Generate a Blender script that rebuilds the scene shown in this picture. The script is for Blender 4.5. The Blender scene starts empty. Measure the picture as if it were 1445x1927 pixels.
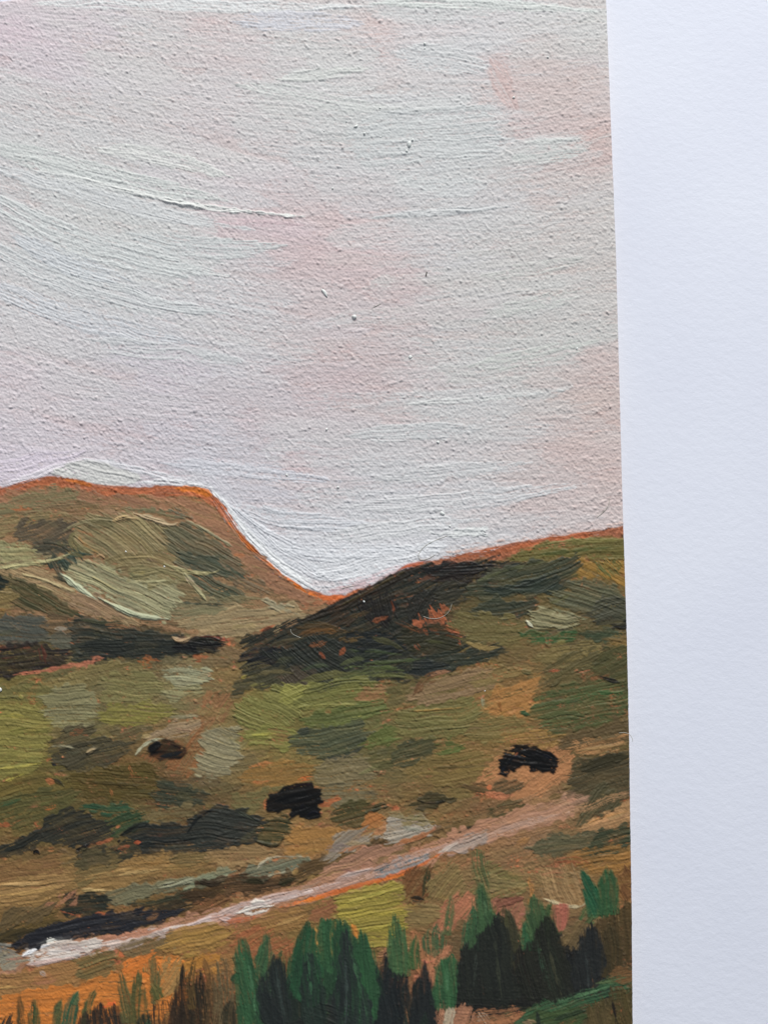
import bpy, math, random
import numpy as np

# ------------------------------------------------------------------ camera, world, light, exposure
SC = bpy.context.scene
PX = 7.5e-5                       # metres per photograph pixel at the frame centre
FPX, CX0, CY0 = 1450.0, 722.5, 963.5
TILT = math.radians(5.0)
DIST = FPX * PX                   # camera to paint along the optical axis
THICK = 0.0016                    # panel thickness; paint surface is z = 0, table top z = -THICK

cam_d = bpy.data.cameras.new('camera')
cam = bpy.data.objects.new('camera', cam_d)
SC.collection.objects.link(cam)
cam.location = (0.0, -DIST * math.sin(TILT), DIST * math.cos(TILT))
cam.rotation_euler = (TILT, 0, 0)
cam_d.sensor_fit = 'VERTICAL'
cam_d.sensor_height = 24.0
cam_d.lens = 24.0 * FPX / 1927.0
cam_d.clip_start, cam_d.clip_end = 0.002, 20.0
SC.camera = cam

world = bpy.data.worlds.new('World')
SC.world = world
world.use_nodes = True
bg = world.node_tree.nodes['Background']
bg.inputs['Color'].default_value = (0.80, 0.88, 1.0, 1)
bg.inputs['Strength'].default_value = 0.24

lamp_d = bpy.data.lights.new('window_light', 'AREA')
lamp = bpy.data.objects.new('window_light', lamp_d)
SC.collection.objects.link(lamp)
lamp_d.shape, lamp_d.size, lamp_d.size_y = 'RECTANGLE', 0.50, 0.42
lamp_d.energy = 17.3
lamp_d.color = (1.0, 0.985, 0.96)
lamp.location = (0.16, 0.95, 0.62)
_d = np.array([0.0, 0.0, 0.0]) - np.array(lamp.location)
import mathutils
lamp.rotation_euler = mathutils.Vector(_d).to_track_quat('-Z', 'Y').to_euler()

SC.view_settings.view_transform = 'Standard'
SC.view_settings.look = 'None'
SC.view_settings.exposure = 0.0
SC.view_settings.gamma = 1.0

# ------------------------------------------------------------------ pixel <-> panel plane (a real plane, z = 0)
def plane(x, y, z=0.0):
    """point of the plane at height z that the photograph shows at pixel (x, y)"""
    dx = (np.asarray(x, float) - CX0) / FPX
    dy = -(np.asarray(y, float) - CY0) / FPX
    c, s = math.cos(TILT), math.sin(TILT)
    ry, rz = dy * c + s, dy * s - c
    t = (z - cam.location.z) / rz
    return t * dx, cam.location.y + t * ry

EDGE_Y = [-60, 0, 475, 925, 1200, 1400, 1527, 1700, 1927, 2400]
EDGE_X = [1137.5, 1140, 1158.6, 1170.4, 1179, 1183.4, 1185, 1188, 1189.7, 1193]
def edge_x(y): return np.interp(y, EDGE_Y, EDGE_X)
TOP_X = [-700, -100, 0, 30, 90, 300, 1300]
TOP_Y = [9, 6, 3, -1, -4, -9, -9]
def top_y(x): return np.interp(x, TOP_X, TOP_Y)
LEFT, BOTTOM = -560.0, 2260.0

# ------------------------------------------------------------------ the paint: colour, height, gloss and stroke id on a grid
STEP = 1.45
xs = np.concatenate([np.arange(LEFT, -40, 9.0), np.arange(-40, 1196, STEP)])
ys = np.concatenate([np.arange(-12, 1960, STEP), np.arange(1961, BOTTOM, 9.0)])
W, H = len(xs), len(ys)
rng = np.random.default_rng(7)
random.seed(7)

def make_noise(n, lo, seed):
    r = np.random.default_rng(seed)
    f = np.fft.rfft2(r.standard_normal((n, n)))
    k = np.hypot(np.fft.fftfreq(n)[:, None], np.fft.rfftfreq(n)[None, :])
    f *= np.exp(-(k * lo) ** 2)
    a = np.fft.irfft2(f, (n, n))
    a -= a.mean(); a /= a.std()
    return a.astype(np.float32)
NT = 1024
NOISE = make_noise(NT, 4.0, 3)          # blobs about 4 texels across
def ns(x, y):
    """smooth noise with features about one unit across"""
    x = x * 4.0; y = y * 4.0
    x0 = np.floor(x); y0 = np.floor(y)
    fx = x - x0; fy = y - y0
    xi = x0.astype(np.int64) % NT; yi = y0.astype(np.int64) % NT
    xj = (xi + 1) % NT; yj = (yi + 1) % NT
    return (NOISE[yi, xi] * (1 - fx) * (1 - fy) + NOISE[yi, xj] * fx * (1 - fy)
            + NOISE[yj, xi] * (1 - fx) * fy + NOISE[yj, xj] * fx * fy)
def sstep(a, b, x):
    t = np.clip((x - a) / (b - a), 0, 1)
    return t * t * (3 - 2 * t)

KAL = 1.02                                # pigment albedo per unit of the tone seen under this light
TOE = [0.012]
TINT = np.ones(3)
SAT = [0.86]                                # studio pigments are a little greyer than they look
def lin(h):
    c = np.array([int(h[i:i + 2], 16) for i in (0, 2, 4)]) / 255.0
    l = np.where(c <= 0.04045, c / 12.92, ((c + 0.055) / 1.055) ** 2.4)
    l = l * SAT[0] + (1 - SAT[0]) * (l @ np.array([.3, .59, .11]))
    Y = float(l @ np.array([.3, .59, .11]))
    l = l * TINT * (Y / (Y + TOE[0]))
    return np.maximum(l * KAL - 0.004, l * 0.4).astype(np.float32)      # the oil's own sheen adds the rest

XX, YY = np.meshgrid(xs.astype(np.float32), ys.astype(np.float32))
GRAIN = (0.75 * ns(XX / 7.5, YY / 7.0) + 0.45 * ns(XX / 4.0 + 31, YY / 3.8 + 11) + 0.3 * ns(XX / 16 + 5, YY / 15)).astype(np.float32)
PEB = np.maximum(ns(XX / 8.0 + 77, YY / 7.5 + 19) - 0.55, 0).astype(np.float32)       # gesso pebbles
COL = np.empty((H, W, 3), np.float32)
COL[:] = lin('b2602f')
m_ = sstep(-1, 1, ns(XX / 90, YY / 70))[..., None]
COL[:] = COL * (1 - m_) + lin('a5603c') * m_
COL *= np.clip(1 + 0.20 * GRAIN, .4, 1.8)[..., None]
HGT = (0.42 * GRAIN + 0.85 * PEB).astype(np.float32)
BASE_H = HGT.copy()
GLOSS = np.full((H, W), 0.35, np.float32)
RID = np.zeros((H, W), np.int32)

AREAS = ['painted_sky', 'painted_far_hill', 'painted_near_ridge', 'painted_meadow', 'painted_bush', 'painted_path', 'painted_animal', 'painted_grass']
REG = []                                   # region id -> dict(area, name, label)
def new_region(area, name, label=None):
    REG.append(dict(area=area, name=name, label=label)); return len(REG)
CUR = dict(area=None, rid=0)
def area(name, label=None):
    CUR['area'] = name; CUR['rid'] = new_region(name, None, label)

def box_of(x0, x1, y0, y1):
    i0, i1 = np.searchsorted(xs, [x0, x1]); j0, j1 = np.searchsorted(ys, [y0, y1])
    return slice(j0, max(j1, j0)), slice(i0, max(i1, i0))

def compose(sl, sd, u, v, col, a, dry, var, br, th, own, soft, mix, gloss, seed, edge, name, flat, pick):
    g = GRAIN[sl]
    v = v + 2.2 * ns(u / 70 + seed, v / 70)
    b = 0.72 * ns(v / br + seed * 3.1, u / 120 + seed) + 0.45 * ns(v / (br * 2.6) + seed * 1.7, u / 160 + 3.0) + 0.22 * ns(v / br, u / 22 + seed)
    b2 = 0.55 * ns(v / (br * 4.5) + seed * 5.3, u / 110 + seed) + 0.65 * ns(v / (br * 1.05) + 9.0 + seed, u / 70)
    al = sstep(soft, -soft, sd)
    load = 1.25 - 2.3 * dry + 0.50 * b - 0.20 * g
    al = al * sstep(0.0, 0.5, load) * a
    c = np.asarray(col, np.float32)[None, None, :] if np.ndim(col) == 1 else col
    k = np.stack([1 + var * b2, 1 + var * b2 * 0.95, 1 + var * b2 * 0.85], -1)
    c = c * np.clip(k, 0.3, 2.2)
    if mix > 0:
        mm = np.clip(mix * (0.6 + 0.7 * ns(v / (br * 2) + seed * 2.3, u / 60)), 0, 0.85)[..., None]
        c = c * (1 - mm) + COL[sl] * mm
    al3 = al[..., None]
    COL[sl] = COL[sl] * (1 - al3) + c * al3
    h0 = HGT[sl]
    ridge = edge * np.exp(-((sd + 3.0) / 2.2) ** 2)
    HGT[sl] = h0 * (1 - flat * al) + al * (th * (0.55 + 0.46 * b) + ridge * np.clip(0.6 + 0.6 * ns(u / 25 + seed, v / 25), 0, 2))
    GLOSS[sl] = GLOSS[sl] * (1 - al) + gloss * al
    if own is not None:
        R = RID[sl]; R[al > 0.42] = own

def pts(s):
    return np.array([[float(q) for q in p.split(',')] for p in s.split()], float)

def seg_dist(X, Y, P, closed):
    """distance to a polyline, arc position and side"""
    best = np.full(X.shape, 1e9, np.float32); U = np.zeros_like(best); S = np.ones_like(best)
    n = len(P); L = 0.0
    for i in range(n if closed else n - 1):
        ax, ay = P[i]; bx, by = P[(i + 1) % n]
        ex, ey = bx - ax, by - ay
        l2 = ex * ex + ey * ey + 1e-9
        t = ((X - ax) * ex + (Y - ay) * ey) / l2
        tc = np.clip(t, 0, 1)
        qx = X - ax - tc * ex; qy = Y - ay - tc * ey
        d2 = qx * qx + qy * qy
        k = d2 < best
        best = np.where(k, d2, best)
        l = math.sqrt(l2)
        U = np.where(k, L + tc * l, U)
        S = np.where(k, np.sign(ex * qy - ey * qx + 1e-12), S)
        L += l
    return np.sqrt(best), U, S, L

def inside(X, Y, P):
    r = np.zeros(X.shape, bool); n = len(P)
    for i in range(n):
        ax, ay = P[i]; bx, by = P[(i + 1) % n]
        if ay == by: continue
        c = ((ay > Y) != (by > Y)) & (X < (bx - ax) * (Y - ay) / (by - ay) + ax)
        r ^= c
    return r

def chaikin(P, k, closed):
    for _ in range(k):
        Q = []
        n = len(P)
        if not closed: Q.append(P[0])
        for i in range(n if closed else n - 1):
            a, b = P[i], P[(i + 1) % n]
            Q += [0.75 * a + 0.25 * b, 0.25 * a + 0.75 * b]
        if not closed: Q.append(P[-1])
        P = np.array(Q)
    return P

SEED = [0.0]
def D(s, ang, col, a=1.0, dry=0.22, var=0.13, br=2.7, th=0.85, bend=0.0, rough=4.5, own=True, soft=2.0, mix=0.19,
      gloss=0.5, edge=0.45, name='brush_stroke', flat=0.4, label=None, k=1, grow=1.2):
    """a brush dab given by its outline in photograph pixels and the direction of its bristles"""
    P = chaikin(pts(s), k, True)
    SEED[0] += 1.618
    sd0 = SEED[0]
    m = rough * 3 + 6
    sl = box_of(P[:, 0].min() - m, P[:, 0].max() + m, P[:, 1].min() - m, P[:, 1].max() + m)
    X, Y = XX[sl], YY[sl]
    if X.size == 0: return
    c, sn = math.cos(math.radians(ang)), math.sin(math.radians(ang))
    cx, cy = P.mean(0)
    u = (X - cx) * c + (Y - cy) * sn
    v = -(X - cx) * sn + (Y - cy) * c
    v = v + bend * u * u / 100.0
    e = rough * (1.1 * ns(v / 5.0 + sd0, u / 300) + 0.9 * ns(v / 14.0 + sd0, u / 200))
    n2 = rough * (0.5 * ns(X / 13 + sd0, Y / 13) + 0.75 * ns(X / 30 + sd0, Y / 26 + 5))
    Xe, Ye = X + c * e - sn * n2, Y + sn * e + c * n2
    d, _, _, _ = seg_dist(Xe, Ye, P, True)
    d = np.where(inside(Xe, Ye, P), -d, d) - grow
    rid = None if own is None else (new_region(CUR['area'], name, label) if own else CUR['rid'])
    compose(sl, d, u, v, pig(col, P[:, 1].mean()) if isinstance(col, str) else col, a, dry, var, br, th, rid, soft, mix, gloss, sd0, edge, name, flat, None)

def S(s, w, col, a=1.0, dry=0.15, var=0.13, br=2.6, th=1.0, own=True, soft=1.4, mix=0.10, gloss=0.5, edge=0.35,
      t0=0.25, t1=0.35, pw=0.8, name='brush_stroke', flat=0.4, label=None, rough=2.0, k=2, rag=1.0, paint=None):
    """one pull of the brush along a path; t0 / t1 are the tapered shares at its start and end"""
    P = s if isinstance(s, np.ndarray) else pts(s)
    P = chaikin(P, k, False) if len(P) > 2 else P
    SEED[0] += 1.618
    sd0 = SEED[0]
    m = w * 0.6 + rough * 2 + 6
    sl = box_of(P[:, 0].min() - m, P[:, 0].max() + m, P[:, 1].min() - m, P[:, 1].max() + m)
    X, Y = XX[sl], YY[sl]
    if X.size == 0: return
    d, U, sg, L = seg_dist(X, Y, P, False)
    q = U / max(L, 1e-6)
    hw = 0.5 * w
    prof = np.ones_like(q)
    if t0 > 0: prof = np.minimum(prof, np.clip(q / t0, 0.02, 1) ** pw)
    if t1 > 0: prof = np.minimum(prof, np.clip((1 - q) / t1, 0.02, 1) ** pw)
    v = d * sg
    e = rough * 0.5 * ns(U / 16 + sd0, v / 30 + sd0) 
    rg = rag * np.clip(ns(v / 3.6 + sd0, U / 400 + sd0), -1.5, 1.5)
    sd = d - hw * np.clip(prof + 0.10 * rg * (prof < 0.98), 0, 1.1) + e
    rid = None if own is None else (new_region(CUR['area'], name, label) if own else CUR['rid'])
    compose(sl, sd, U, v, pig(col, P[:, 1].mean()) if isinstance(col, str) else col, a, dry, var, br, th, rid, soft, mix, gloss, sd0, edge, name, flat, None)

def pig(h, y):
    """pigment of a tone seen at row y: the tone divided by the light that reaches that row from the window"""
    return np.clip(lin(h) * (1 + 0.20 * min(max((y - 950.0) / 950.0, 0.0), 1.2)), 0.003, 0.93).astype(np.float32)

def blob_field(bl, base):
    bx = np.array([b[0] for b in bl]); by = np.array([b[1] for b in bl]); br_ = np.array([b[2] for b in bl], float)
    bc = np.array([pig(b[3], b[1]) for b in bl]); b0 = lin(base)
    def f(x, y, w0=0.25):
        w = np.exp(-((x - bx) ** 2 + (y - by) ** 2) / (2 * (0.75 * br_) ** 2))
        return (b0 * w0 + (w[:, None] * bc).sum(0)) / (w0 + w.sum())
    return f

def field_grid(f):
    gx = np.linspace(xs[0], xs[-1], 90); gy = np.linspace(ys[0], ys[-1], 130)
    g = np.array([[f(x, y) for x in gx] for y in gy], np.float32)
    fx = np.interp(xs, gx, np.arange(90)); fy = np.interp(ys, gy, np.arange(130))
    i = np.minimum(fx.astype(int), 88); j = np.minimum(fy.astype(int), 128)
    a = (fx - i)[None, :, None].astype(np.float32); b = (fy - j)[:, None, None].astype(np.float32)
    return (g[j][:, i] * (1 - a) + g[j][:, i + 1] * a) * (1 - b) + (g[j + 1][:, i] * (1 - a) + g[j + 1][:, i + 1] * a) * b

def jit(c, r, amt):
    return np.clip(c * (1 + amt * r.standard_normal()) * (1 + 0.35 * amt * r.standard_normal(3)), 0.004, 0.95).astype(np.float32)

SAT[0] = 0.74; TOE[0] = 0.0; TINT = np.array([1.035, 1.015, 1.03])
# ------------------------------------------------------------------ painted sky
RIDGE = pts('-620,930 -300,940 -60,926 0,918 40,906 95,895 150,905 185,913 235,917 320,914 398,919 414,938 432,974 470,1020 520,1070 570,1105 607,1121 650,1120 700,1098 760,1066 800,1053 850,1047 930,1034 1000,1016 1100,1002 1172,989 1240,980')
ridge_y = np.interp(xs, RIDGE[:, 0], RIDGE[:, 1]).astype(np.float32)
AREA_ID = {}
area('painted_sky'); AREA_ID['sky'] = CUR['rid']
SKYB = [(30,60,70,'d6bcc6'),(120,100,80,'d0c2c9'),(370,30,40,'d6bcbb'),(430,95,55,'cfbdba'),(300,60,80,'c9cdca'),(722,60,28,'dab9b1'),(735,110,26,'d6bab4'),
 (950,140,42,'cfa8a0'),(955,190,40,'cfaaa3'),(985,230,30,'d2b0ac'),(1060,150,60,'c8b6ae'),(1125,200,50,'ccb2a8'),(1110,265,40,'cfaaa0'),(1020,375,45,'ccb2ab'),(840,250,150,'c6ccc9'),
 (560,150,100,'c8ccc7'),(520,420,60,'d4b5b8'),(400,420,40,'d2b6ba'),(640,405,45,'d3b3b0'),(400,200,120,'cec5c7'),(150,320,150,'c9cfcb'),(250,450,150,'c8cfcb'),(100,520,150,'cbd1ce'),
 (700,495,60,'d5b2b0'),(590,480,45,'d2b4b2'),(760,555,60,'cdb3b0'),(600,560,40,'cfbab7'),(660,690,70,'cfb0ae'),(560,660,80,'cbbcbb'),(760,720,60,'cbb8b6'),(900,560,120,'c7c7c0'),(860,420,120,'c4c8c8'),
 (1110,480,90,'c6c2b9'),(1050,640,100,'c3c6bf'),(1125,700,50,'d0b0a6'),(1060,850,65,'d1b0a6'),(1120,780,45,'cfb0a2'),(1000,905,70,'cdb8b2'),(1150,900,45,'d0b2a8'),(770,800,50,'cfb4b0'),
 (590,745,40,'d0b4b4'),(560,880,45,'d3b2b2'),(470,790,50,'cdb4b6'),(300,770,130,'cec1ca'),(130,720,100,'d2c9cc'),(40,690,60,'d6c6ca'),(50,850,90,'d3c8d3'),(450,860,110,'c7c9d1'),(900,780,120,'c6cac7'),
 (700,850,110,'c8cbcb'),(860,930,100,'ccd0cf'),(750,1000,120,'d2d6d8'),(560,1010,90,'d0d4d9'),(640,1070,70,'d6dbde'),(1080,960,60,'d0bfba'),(200,600,120,'c9ced0'),(420,620,120,'cbced0'),(20,420,60,'cfc2c0'),(230,150,120,'ccc9c5'),
 (1100,60,60,'c6c9c4'),(880,60,90,'c9cbcb'),(-250,300,220,'c9cfcb'),(-300,700,220,'d2c6cc')]
def toward(h, g, k):
    a = [int(h[i:i + 2], 16) for i in (0, 2, 4)]; b = [int(g[i:i + 2], 16) for i in (0, 2, 4)]
    return ''.join('%02x' % round(p * (1 - k) + q * k) for p, q in zip(a, b))
SKYB = [(x, y, r * 1.12, toward(h, 'cccccd', .22)) for x, y, r, h in SKYB]
sky_c = blob_field(SKYB, 'cacbca')
def sky_ang(x, y):
    a = np.interp(x, [-500, 0, 250, 500, 800, 1150], [20, 19, 15, 6, -1.5, -11])
    w = np.interp(y, [0, 150, 300, 620, 760, 900, 1100], [.35, .6, 1, 1, .45, .4, .6])
    return a * w
# thin scumbled ground colour under the sky
m = sstep(2, -3, YY - ridge_y[None, :] + 2.5 * ns(XX / 20, YY / 20))
COL[:] = COL * (1 - 0.96 * m[..., None]) + (field_grid(sky_c) * np.array([.99, .93, .92], np.float32)) * (0.96 * m[..., None])
RID[m > 0.5] = CUR['rid']
GLOSS[:] = GLOSS * (1 - m) + 0.62 * m
RR = np.random.default_rng(21)
def field_path(x, y, L, ang0=0.0, n=9):
    P = [(x, y)]
    for _ in range(n):
        a = math.radians(sky_ang(x, y) + ang0)
        x += math.cos(a) * L / n; y += math.sin(a) * L / n
        P.append((x, y))
    return np.array(P)
def clip_ridge(P, pad):
    yy = np.interp(P[:, 0], RIDGE[:, 0], RIDGE[:, 1])
    P[:, 1] = np.minimum(P[:, 1], yy - pad)
    return P
sky_seeds = []
gy = -5.0
while gy < 1120:
    gx = -640.0 + RR.uniform(0, 120)
    while gx < 1190:
        sky_seeds.append((gx, gy + RR.uniform(-14, 14)))
        gx += RR.uniform(90, 190) * (1.8 if gx < -200 else 1)
    gy += 21
RR.shuffle(sky_seeds)
for gx, gy in sky_seeds:
    if gy > np.interp(gx, RIDGE[:, 0], RIDGE[:, 1]) - 10: continue
    L = RR.uniform(130, 330)
    P = field_path(gx - L * 0.5, gy - 0.5 * L * math.sin(math.radians(sky_ang(gx, gy))), L, RR.normal(0, 2.5))
    w = RR.uniform(26, 58)
    P = clip_ridge(P, w * 0.45)
    c = jit(sky_c(gx, gy), RR, 0.018)
    S(P, w, c, a=RR.uniform(.6, .92), dry=RR.uniform(.2, .42), var=.022, br=RR.uniform(1.9, 2.5), th=RR.uniform(.3, .62), own=False, mix=.15,
      gloss=.62, edge=.2, t0=.1, t1=.25, flat=.2, k=1)
# pink, lavender and green-grey scumbles that stay visible
for (x, y, r, h) in SKYB:
    if x < -60: continue
    for q in range(2):
        yy = y + RR.normal(0, r * .25); xx = x + RR.normal(0, r * .25)
        L = r * RR.uniform(1.0, 1.7)
        P = clip_ridge(field_path(xx - L / 2, yy, L, RR.normal(0, 4), 5), r * .3)
        S(P, r * RR.uniform(.5, .9), jit(lin(h), RR, .015), a=.36, dry=RR.uniform(.3, .5), var=.02, br=2.6, th=.35, own=False, mix=.2, gloss=.62, edge=.0, t0=.3, t1=.4, flat=.12, soft=6)
SK = dict(gloss=.6, var=.025, mix=.1, br=2.3)
# pulls one can single out, from the top down
S('60,8 250,4 480,14 700,12', 26, 'd6dbd9', dry=.3, th=1.1, **SK)
S('430,40 560,38 690,45', 40, 'c9ccd2', dry=.34, th=.9, **SK)
S('690,8 800,4 940,10 1130,22', 22, 'cbd3cd', dry=.3, th=1.2, **SK)
S('740,100 840,112 925,128', 52, 'c8cccb', dry=.3, th=.9, **SK)
S('520,150 620,138 700,128', 22, 'c9cec8', dry=.2, th=1.3, **SK)
S('440,158 560,178 660,200 760,205', 30, 'c9cec9', dry=.3, th=1.0, **SK)
S('700,212 800,207 860,203 928,198', 7, 'c6cbc8', dry=.05, th=1.9, edge=.7, **SK)
D('690,206 800,204 925,198 942,222 940,268 900,300 800,300 690,318 650,270', -4, 'c5cbc9', dry=.3, th=.9, rough=4, **SK)
D('915,116 1000,113 1120,114 1135,150 1120,190 1060,210 985,200 950,196 930,170', 0, 'cbbab4', a=.7, soft=4, dry=.36, th=.2, rough=2, edge=.0, **SK)
D('914,116 955,114 965,160 975,205 955,200 930,175', 60, 'cdaea7', a=.7, soft=3, dry=.3, th=.15, rough=2, edge=0, **SK)
S('985,272 1060,262 1110,270', 20, 'c6cbc7', a=.75, dry=.4, soft=3, th=1.0, **SK)
S('960,300 1040,290 1110,282', 30, 'c3c9c4', dry=.32, th=1.0, **SK)
S('985,268 1040,266 1090,262', 9, 'c9cfca', dry=.1, th=1.2, **SK)
S('-60,262 60,295 200,335 330,362 430,378', 44, 'cad1cc', dry=.26, th=1.1, **SK)
S('175,280 270,288 350,306 440,335', 30, 'd2d6d0', dry=.22, th=1.2, **SK)
S('60,320 200,352 330,378', 14, 'd2d7d3', dry=.15, th=1.3, **SK)
S('150,334 220,354 290,372 400,393 500,402 590,410', 9, 'd7dcd6', dry=0, th=3.4, edge=.6, t0=.5, t1=.5, **SK)
S('-60,300 100,345 230,385 380,420 480,432', 30, 'ccd1d0', dry=.3, th=1.0, **SK)
S('410,418 500,420 580,424', 14, 'd0b9bc', dry=.3, th=.3, **SK)
S('690,412 780,402 880,396 960,388', 13, 'c5cac9', dry=.1, th=1.6, **SK)
S('240,440 330,462 430,470 540,462', 40, 'c6cdcb', dry=.3, th=1.1, **SK)
S('-60,352 60,420 180,468 300,498 430,520', 52, 'cbd2cf', dry=.28, th=1.2, **SK)
S('-60,430 40,492 160,540 300,576 430,590', 50, 'c8cecd', dry=.3, th=1.2, **SK)
S('20,440 130,500 250,530', 40, 'c7ced0', dry=.24, th=1.1, **SK)
S('-60,520 80,580 220,622 380,648', 46, 'cacfd2', dry=.32, th=1.1, **SK)
S('150,640 300,662 470,680', 36, 'c8cccc', dry=.36, th=1.0, **SK)
S('590,610 680,598 760,600', 24, 'c8caca', a=.6, dry=.46, soft=4, th=1.0, **SK)
S('900,520 1000,508 1110,486', 26, 'c6c9c2', dry=.36, th=.9, **SK)
S('910,590 1000,575 1120,540', 30, 'c3c8c1', dry=.36, th=.9, **SK)
S('880,690 1000,672 1130,640', 34, 'c4cac2', dry=.36, th=.9, **SK)
S('760,760 900,752 1060,735', 10, 'cfd3cf', dry=.16, th=1.4, **SK)
S('560,760 660,752 780,745', 36, 'c8cbcb', a=.55, dry=.46, soft=5, th=1.0, **SK)
S('650,820 780,812 920,806', 34, 'c7cbca', dry=.36, th=1.0, **SK)
S('300,870 420,880 540,895 640,905', 30, 'cdd0d6', dry=.3, th=1.1, **SK)
S('700,900 860,888 1000,870', 30, 'cacdcc', dry=.36, th=1.0, **SK)
S('640,955 800,948 960,932 1100,910', 34, 'cdd0d0', dry=.34, th=1.1, **SK)
S('-60,895 20,884 90,866 160,850', 40, 'd6ccd8', dry=.3, th=.9, **SK)
S('440,950 520,975 600,985 700,985', 34, 'ccd1d5', dry=.32, th=1.2, **SK)
S('430,950 480,1000 560,1040 640,1055', 30, 'cfd4d8', dry=.3, th=1.3, **SK)
S('480,1000 540,1050 610,1085 660,1090', 30, 'd2d7da', dry=.26, th=1.3, **SK)
S('600,1010 720,1000 830,985 900,978', 34, 'd0d4d4', dry=.3, th=1.2, **SK)
D('600,1048 700,1036 800,1022 850,1022 800,1050 740,1072 690,1092 640,1100 605,1085', -10, 'd7dcde', dry=.2, th=1.4, bend=-.04, **SK)
S('520,1030 640,1040 780,1030', 26, 'd5dadd', dry=.28, th=1.3, **SK)
S('400,925 440,985 480,1034 530,1076 606,1118', 24, 'd9dedd', dry=.12, th=1.8, t0=.1, t1=.3, **SK)
S('418,940 470,1008 540,1070 600,1104', 12, 'dbe0df', dry=.12, th=1.7, t0=.3, t1=.4, **SK)
S('614,1114 680,1104 760,1068 800,1054', 14, 'd2b3b4', dry=.3, th=.6, t0=.1, **SK)
S('640,1098 700,1088 760,1062', 12, 'd6c2c4', dry=.3, th=.8, **SK)
D('786,992 830,1002 918,990 920,1010 850,1009', 2, 'd0d6d3', dry=.05, th=1.9, edge=.9, **SK)
D('820,1040 880,1026 1000,1012 1100,998 1170,980 1170,992 1000,1018 900,1038', -8, 'd3b8ac', dry=.4, th=.7, **SK)
S('880,1044 935,1034', 12, 'd6aa9a', dry=.4, th=.9, **SK)
S('0,915 60,898 98,882 160,864', 13, 'dfdae0', dry=.1, th=1.6, **SK)
S('150,862 220,874 320,900 400,915', 13, 'd3d5d8', dry=.25, th=1.2, **SK)
S('262,908 330,906 400,918', 12, 'dcdfdf', dry=.12, th=1.7, **SK)
D('98,892 132,872 166,865 215,880 268,893 264,908 232,917 185,912 150,904 118,897', 14, 'ccceC8'.lower(), dry=.02, var=.02, br=5, th=1.5, edge=.35, gloss=.5, mix=.02, rough=1.5)
S('150,874 162,866 200,872', 5, 'd3d5d0', dry=0, th=1.2, **SK)
SAT[0] = 0.95; TOE[0] = 0.012; TINT = np.array([1.03, 1.04, 1.03])
# ------------------------------------------------------------------ random underpainting of the land
area('painted_meadow'); AREA_ID['meadow'] = CUR['rid']
land = YY > ridge_y[None, :] + 3
RID[land & (YY > ridge_y[None, :] + 0)] = CUR['rid']
LB = [(0,1000,80,'80704a'),(200,1000,100,'7d6d48'),(400,1000,60,'8a6a48'),(150,1120,90,'6f6140'),(420,1130,90,'857250'),(60,1220,80,'3c362c'),(250,1220,90,'37352b'),
 (560,1200,80,'3a3a2e'),(760,1130,80,'302c22'),(950,1150,90,'57512f'),(1120,1060,80,'77622f'),(1120,1180,80,'4d4a30'),(1000,1230,80,'77673c'),(700,1240,80,'393a2b'),
 (40,1330,80,'807634'),(150,1330,80,'7d764e'),(260,1310,70,'7a7044'),(350,1290,50,'8a8058'),(420,1310,50,'8a6842'),(500,1340,80,'777238'),(640,1320,90,'6c6a36'),(800,1340,80,'6e643a'),(960,1300,50,'9a6c38'),
 (1100,1320,80,'4f5430'),(1130,1390,70,'62502f'),(30,1420,70,'857b32'),(130,1420,60,'5c5032'),(300,1430,60,'7a5834'),(410,1420,50,'857a58'),(520,1440,70,'846a3a'),(640,1420,70,'585a3a'),(720,1460,80,'70643e'),
 (880,1410,70,'7c6534'),(990,1450,60,'a87246'),(200,1480,80,'59491f'),(60,1500,80,'5e5528'),(330,1490,60,'453f2a'),(450,1510,60,'6b5a34'),(620,1500,60,'77603a'),(780,1500,70,'705a34'),(900,1490,60,'6a5230'),(1100,1460,70,'554a2e'),
 (100,1560,80,'3f4229'),(230,1550,60,'3a4a2d'),(420,1560,70,'3a392b'),(600,1580,70,'946c38'),(720,1540,60,'8c6a3e'),(850,1540,60,'77603a'),(1000,1530,70,'a07a5a'),(1130,1510,60,'6f5a38'),
 (100,1660,100,'8c6c3e'),(300,1630,90,'8a6a3c'),(500,1610,80,'8a6c44'),(700,1600,60,'8e6c50'),(900,1600,80,'8a6844'),(1080,1590,70,'6a5a38'),(1150,1640,60,'8a6030'),
 (100,1730,70,'54442a'),(300,1700,70,'54402a'),(500,1680,60,'8a6248'),(50,1850,90,'966c3c'),(250,1800,70,'8a6a3c'),(400,1780,80,'92703a'),(540,1740,70,'8c6438'),(690,1720,70,'857838'),(830,1700,80,'80643e'),
 (960,1690,80,'806a42'),(1060,1680,70,'94734a'),(150,1900,90,'b26a2c'),(300,1860,70,'aa6a30'),(450,1840,70,'96603a'),(600,1830,80,'44502e'),(760,1820,70,'8a5a3c'),(930,1820,90,'2e302a'),(1100,1800,90,'37332a'),
 (600,1920,80,'2a302a'),(800,1920,60,'6a4a36'),(1000,1910,90,'3f4a2c'),(400,1920,70,'4f3c28'),(-200,1050,200,'6a6040'),(-200,1350,200,'7d7238'),(-300,1550,200,'50482c'),(-200,1750,200,'8a6a40'),(-200,1950,250,'8a5c30'),
 (-300,2150,250,'3a3a28'),(300,2150,250,'343426'),(900,2150,250,'36382a')]
land_c = blob_field(LB, '7a6238')
m = sstep(14, 26, YY - ridge_y[None, :] + 5 * ns(XX / 25, YY / 12))
m = m * sstep(-1.6, -.2, ns(XX / 45 + 3, YY / 22) - .2 * GRAIN) * .88
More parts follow.
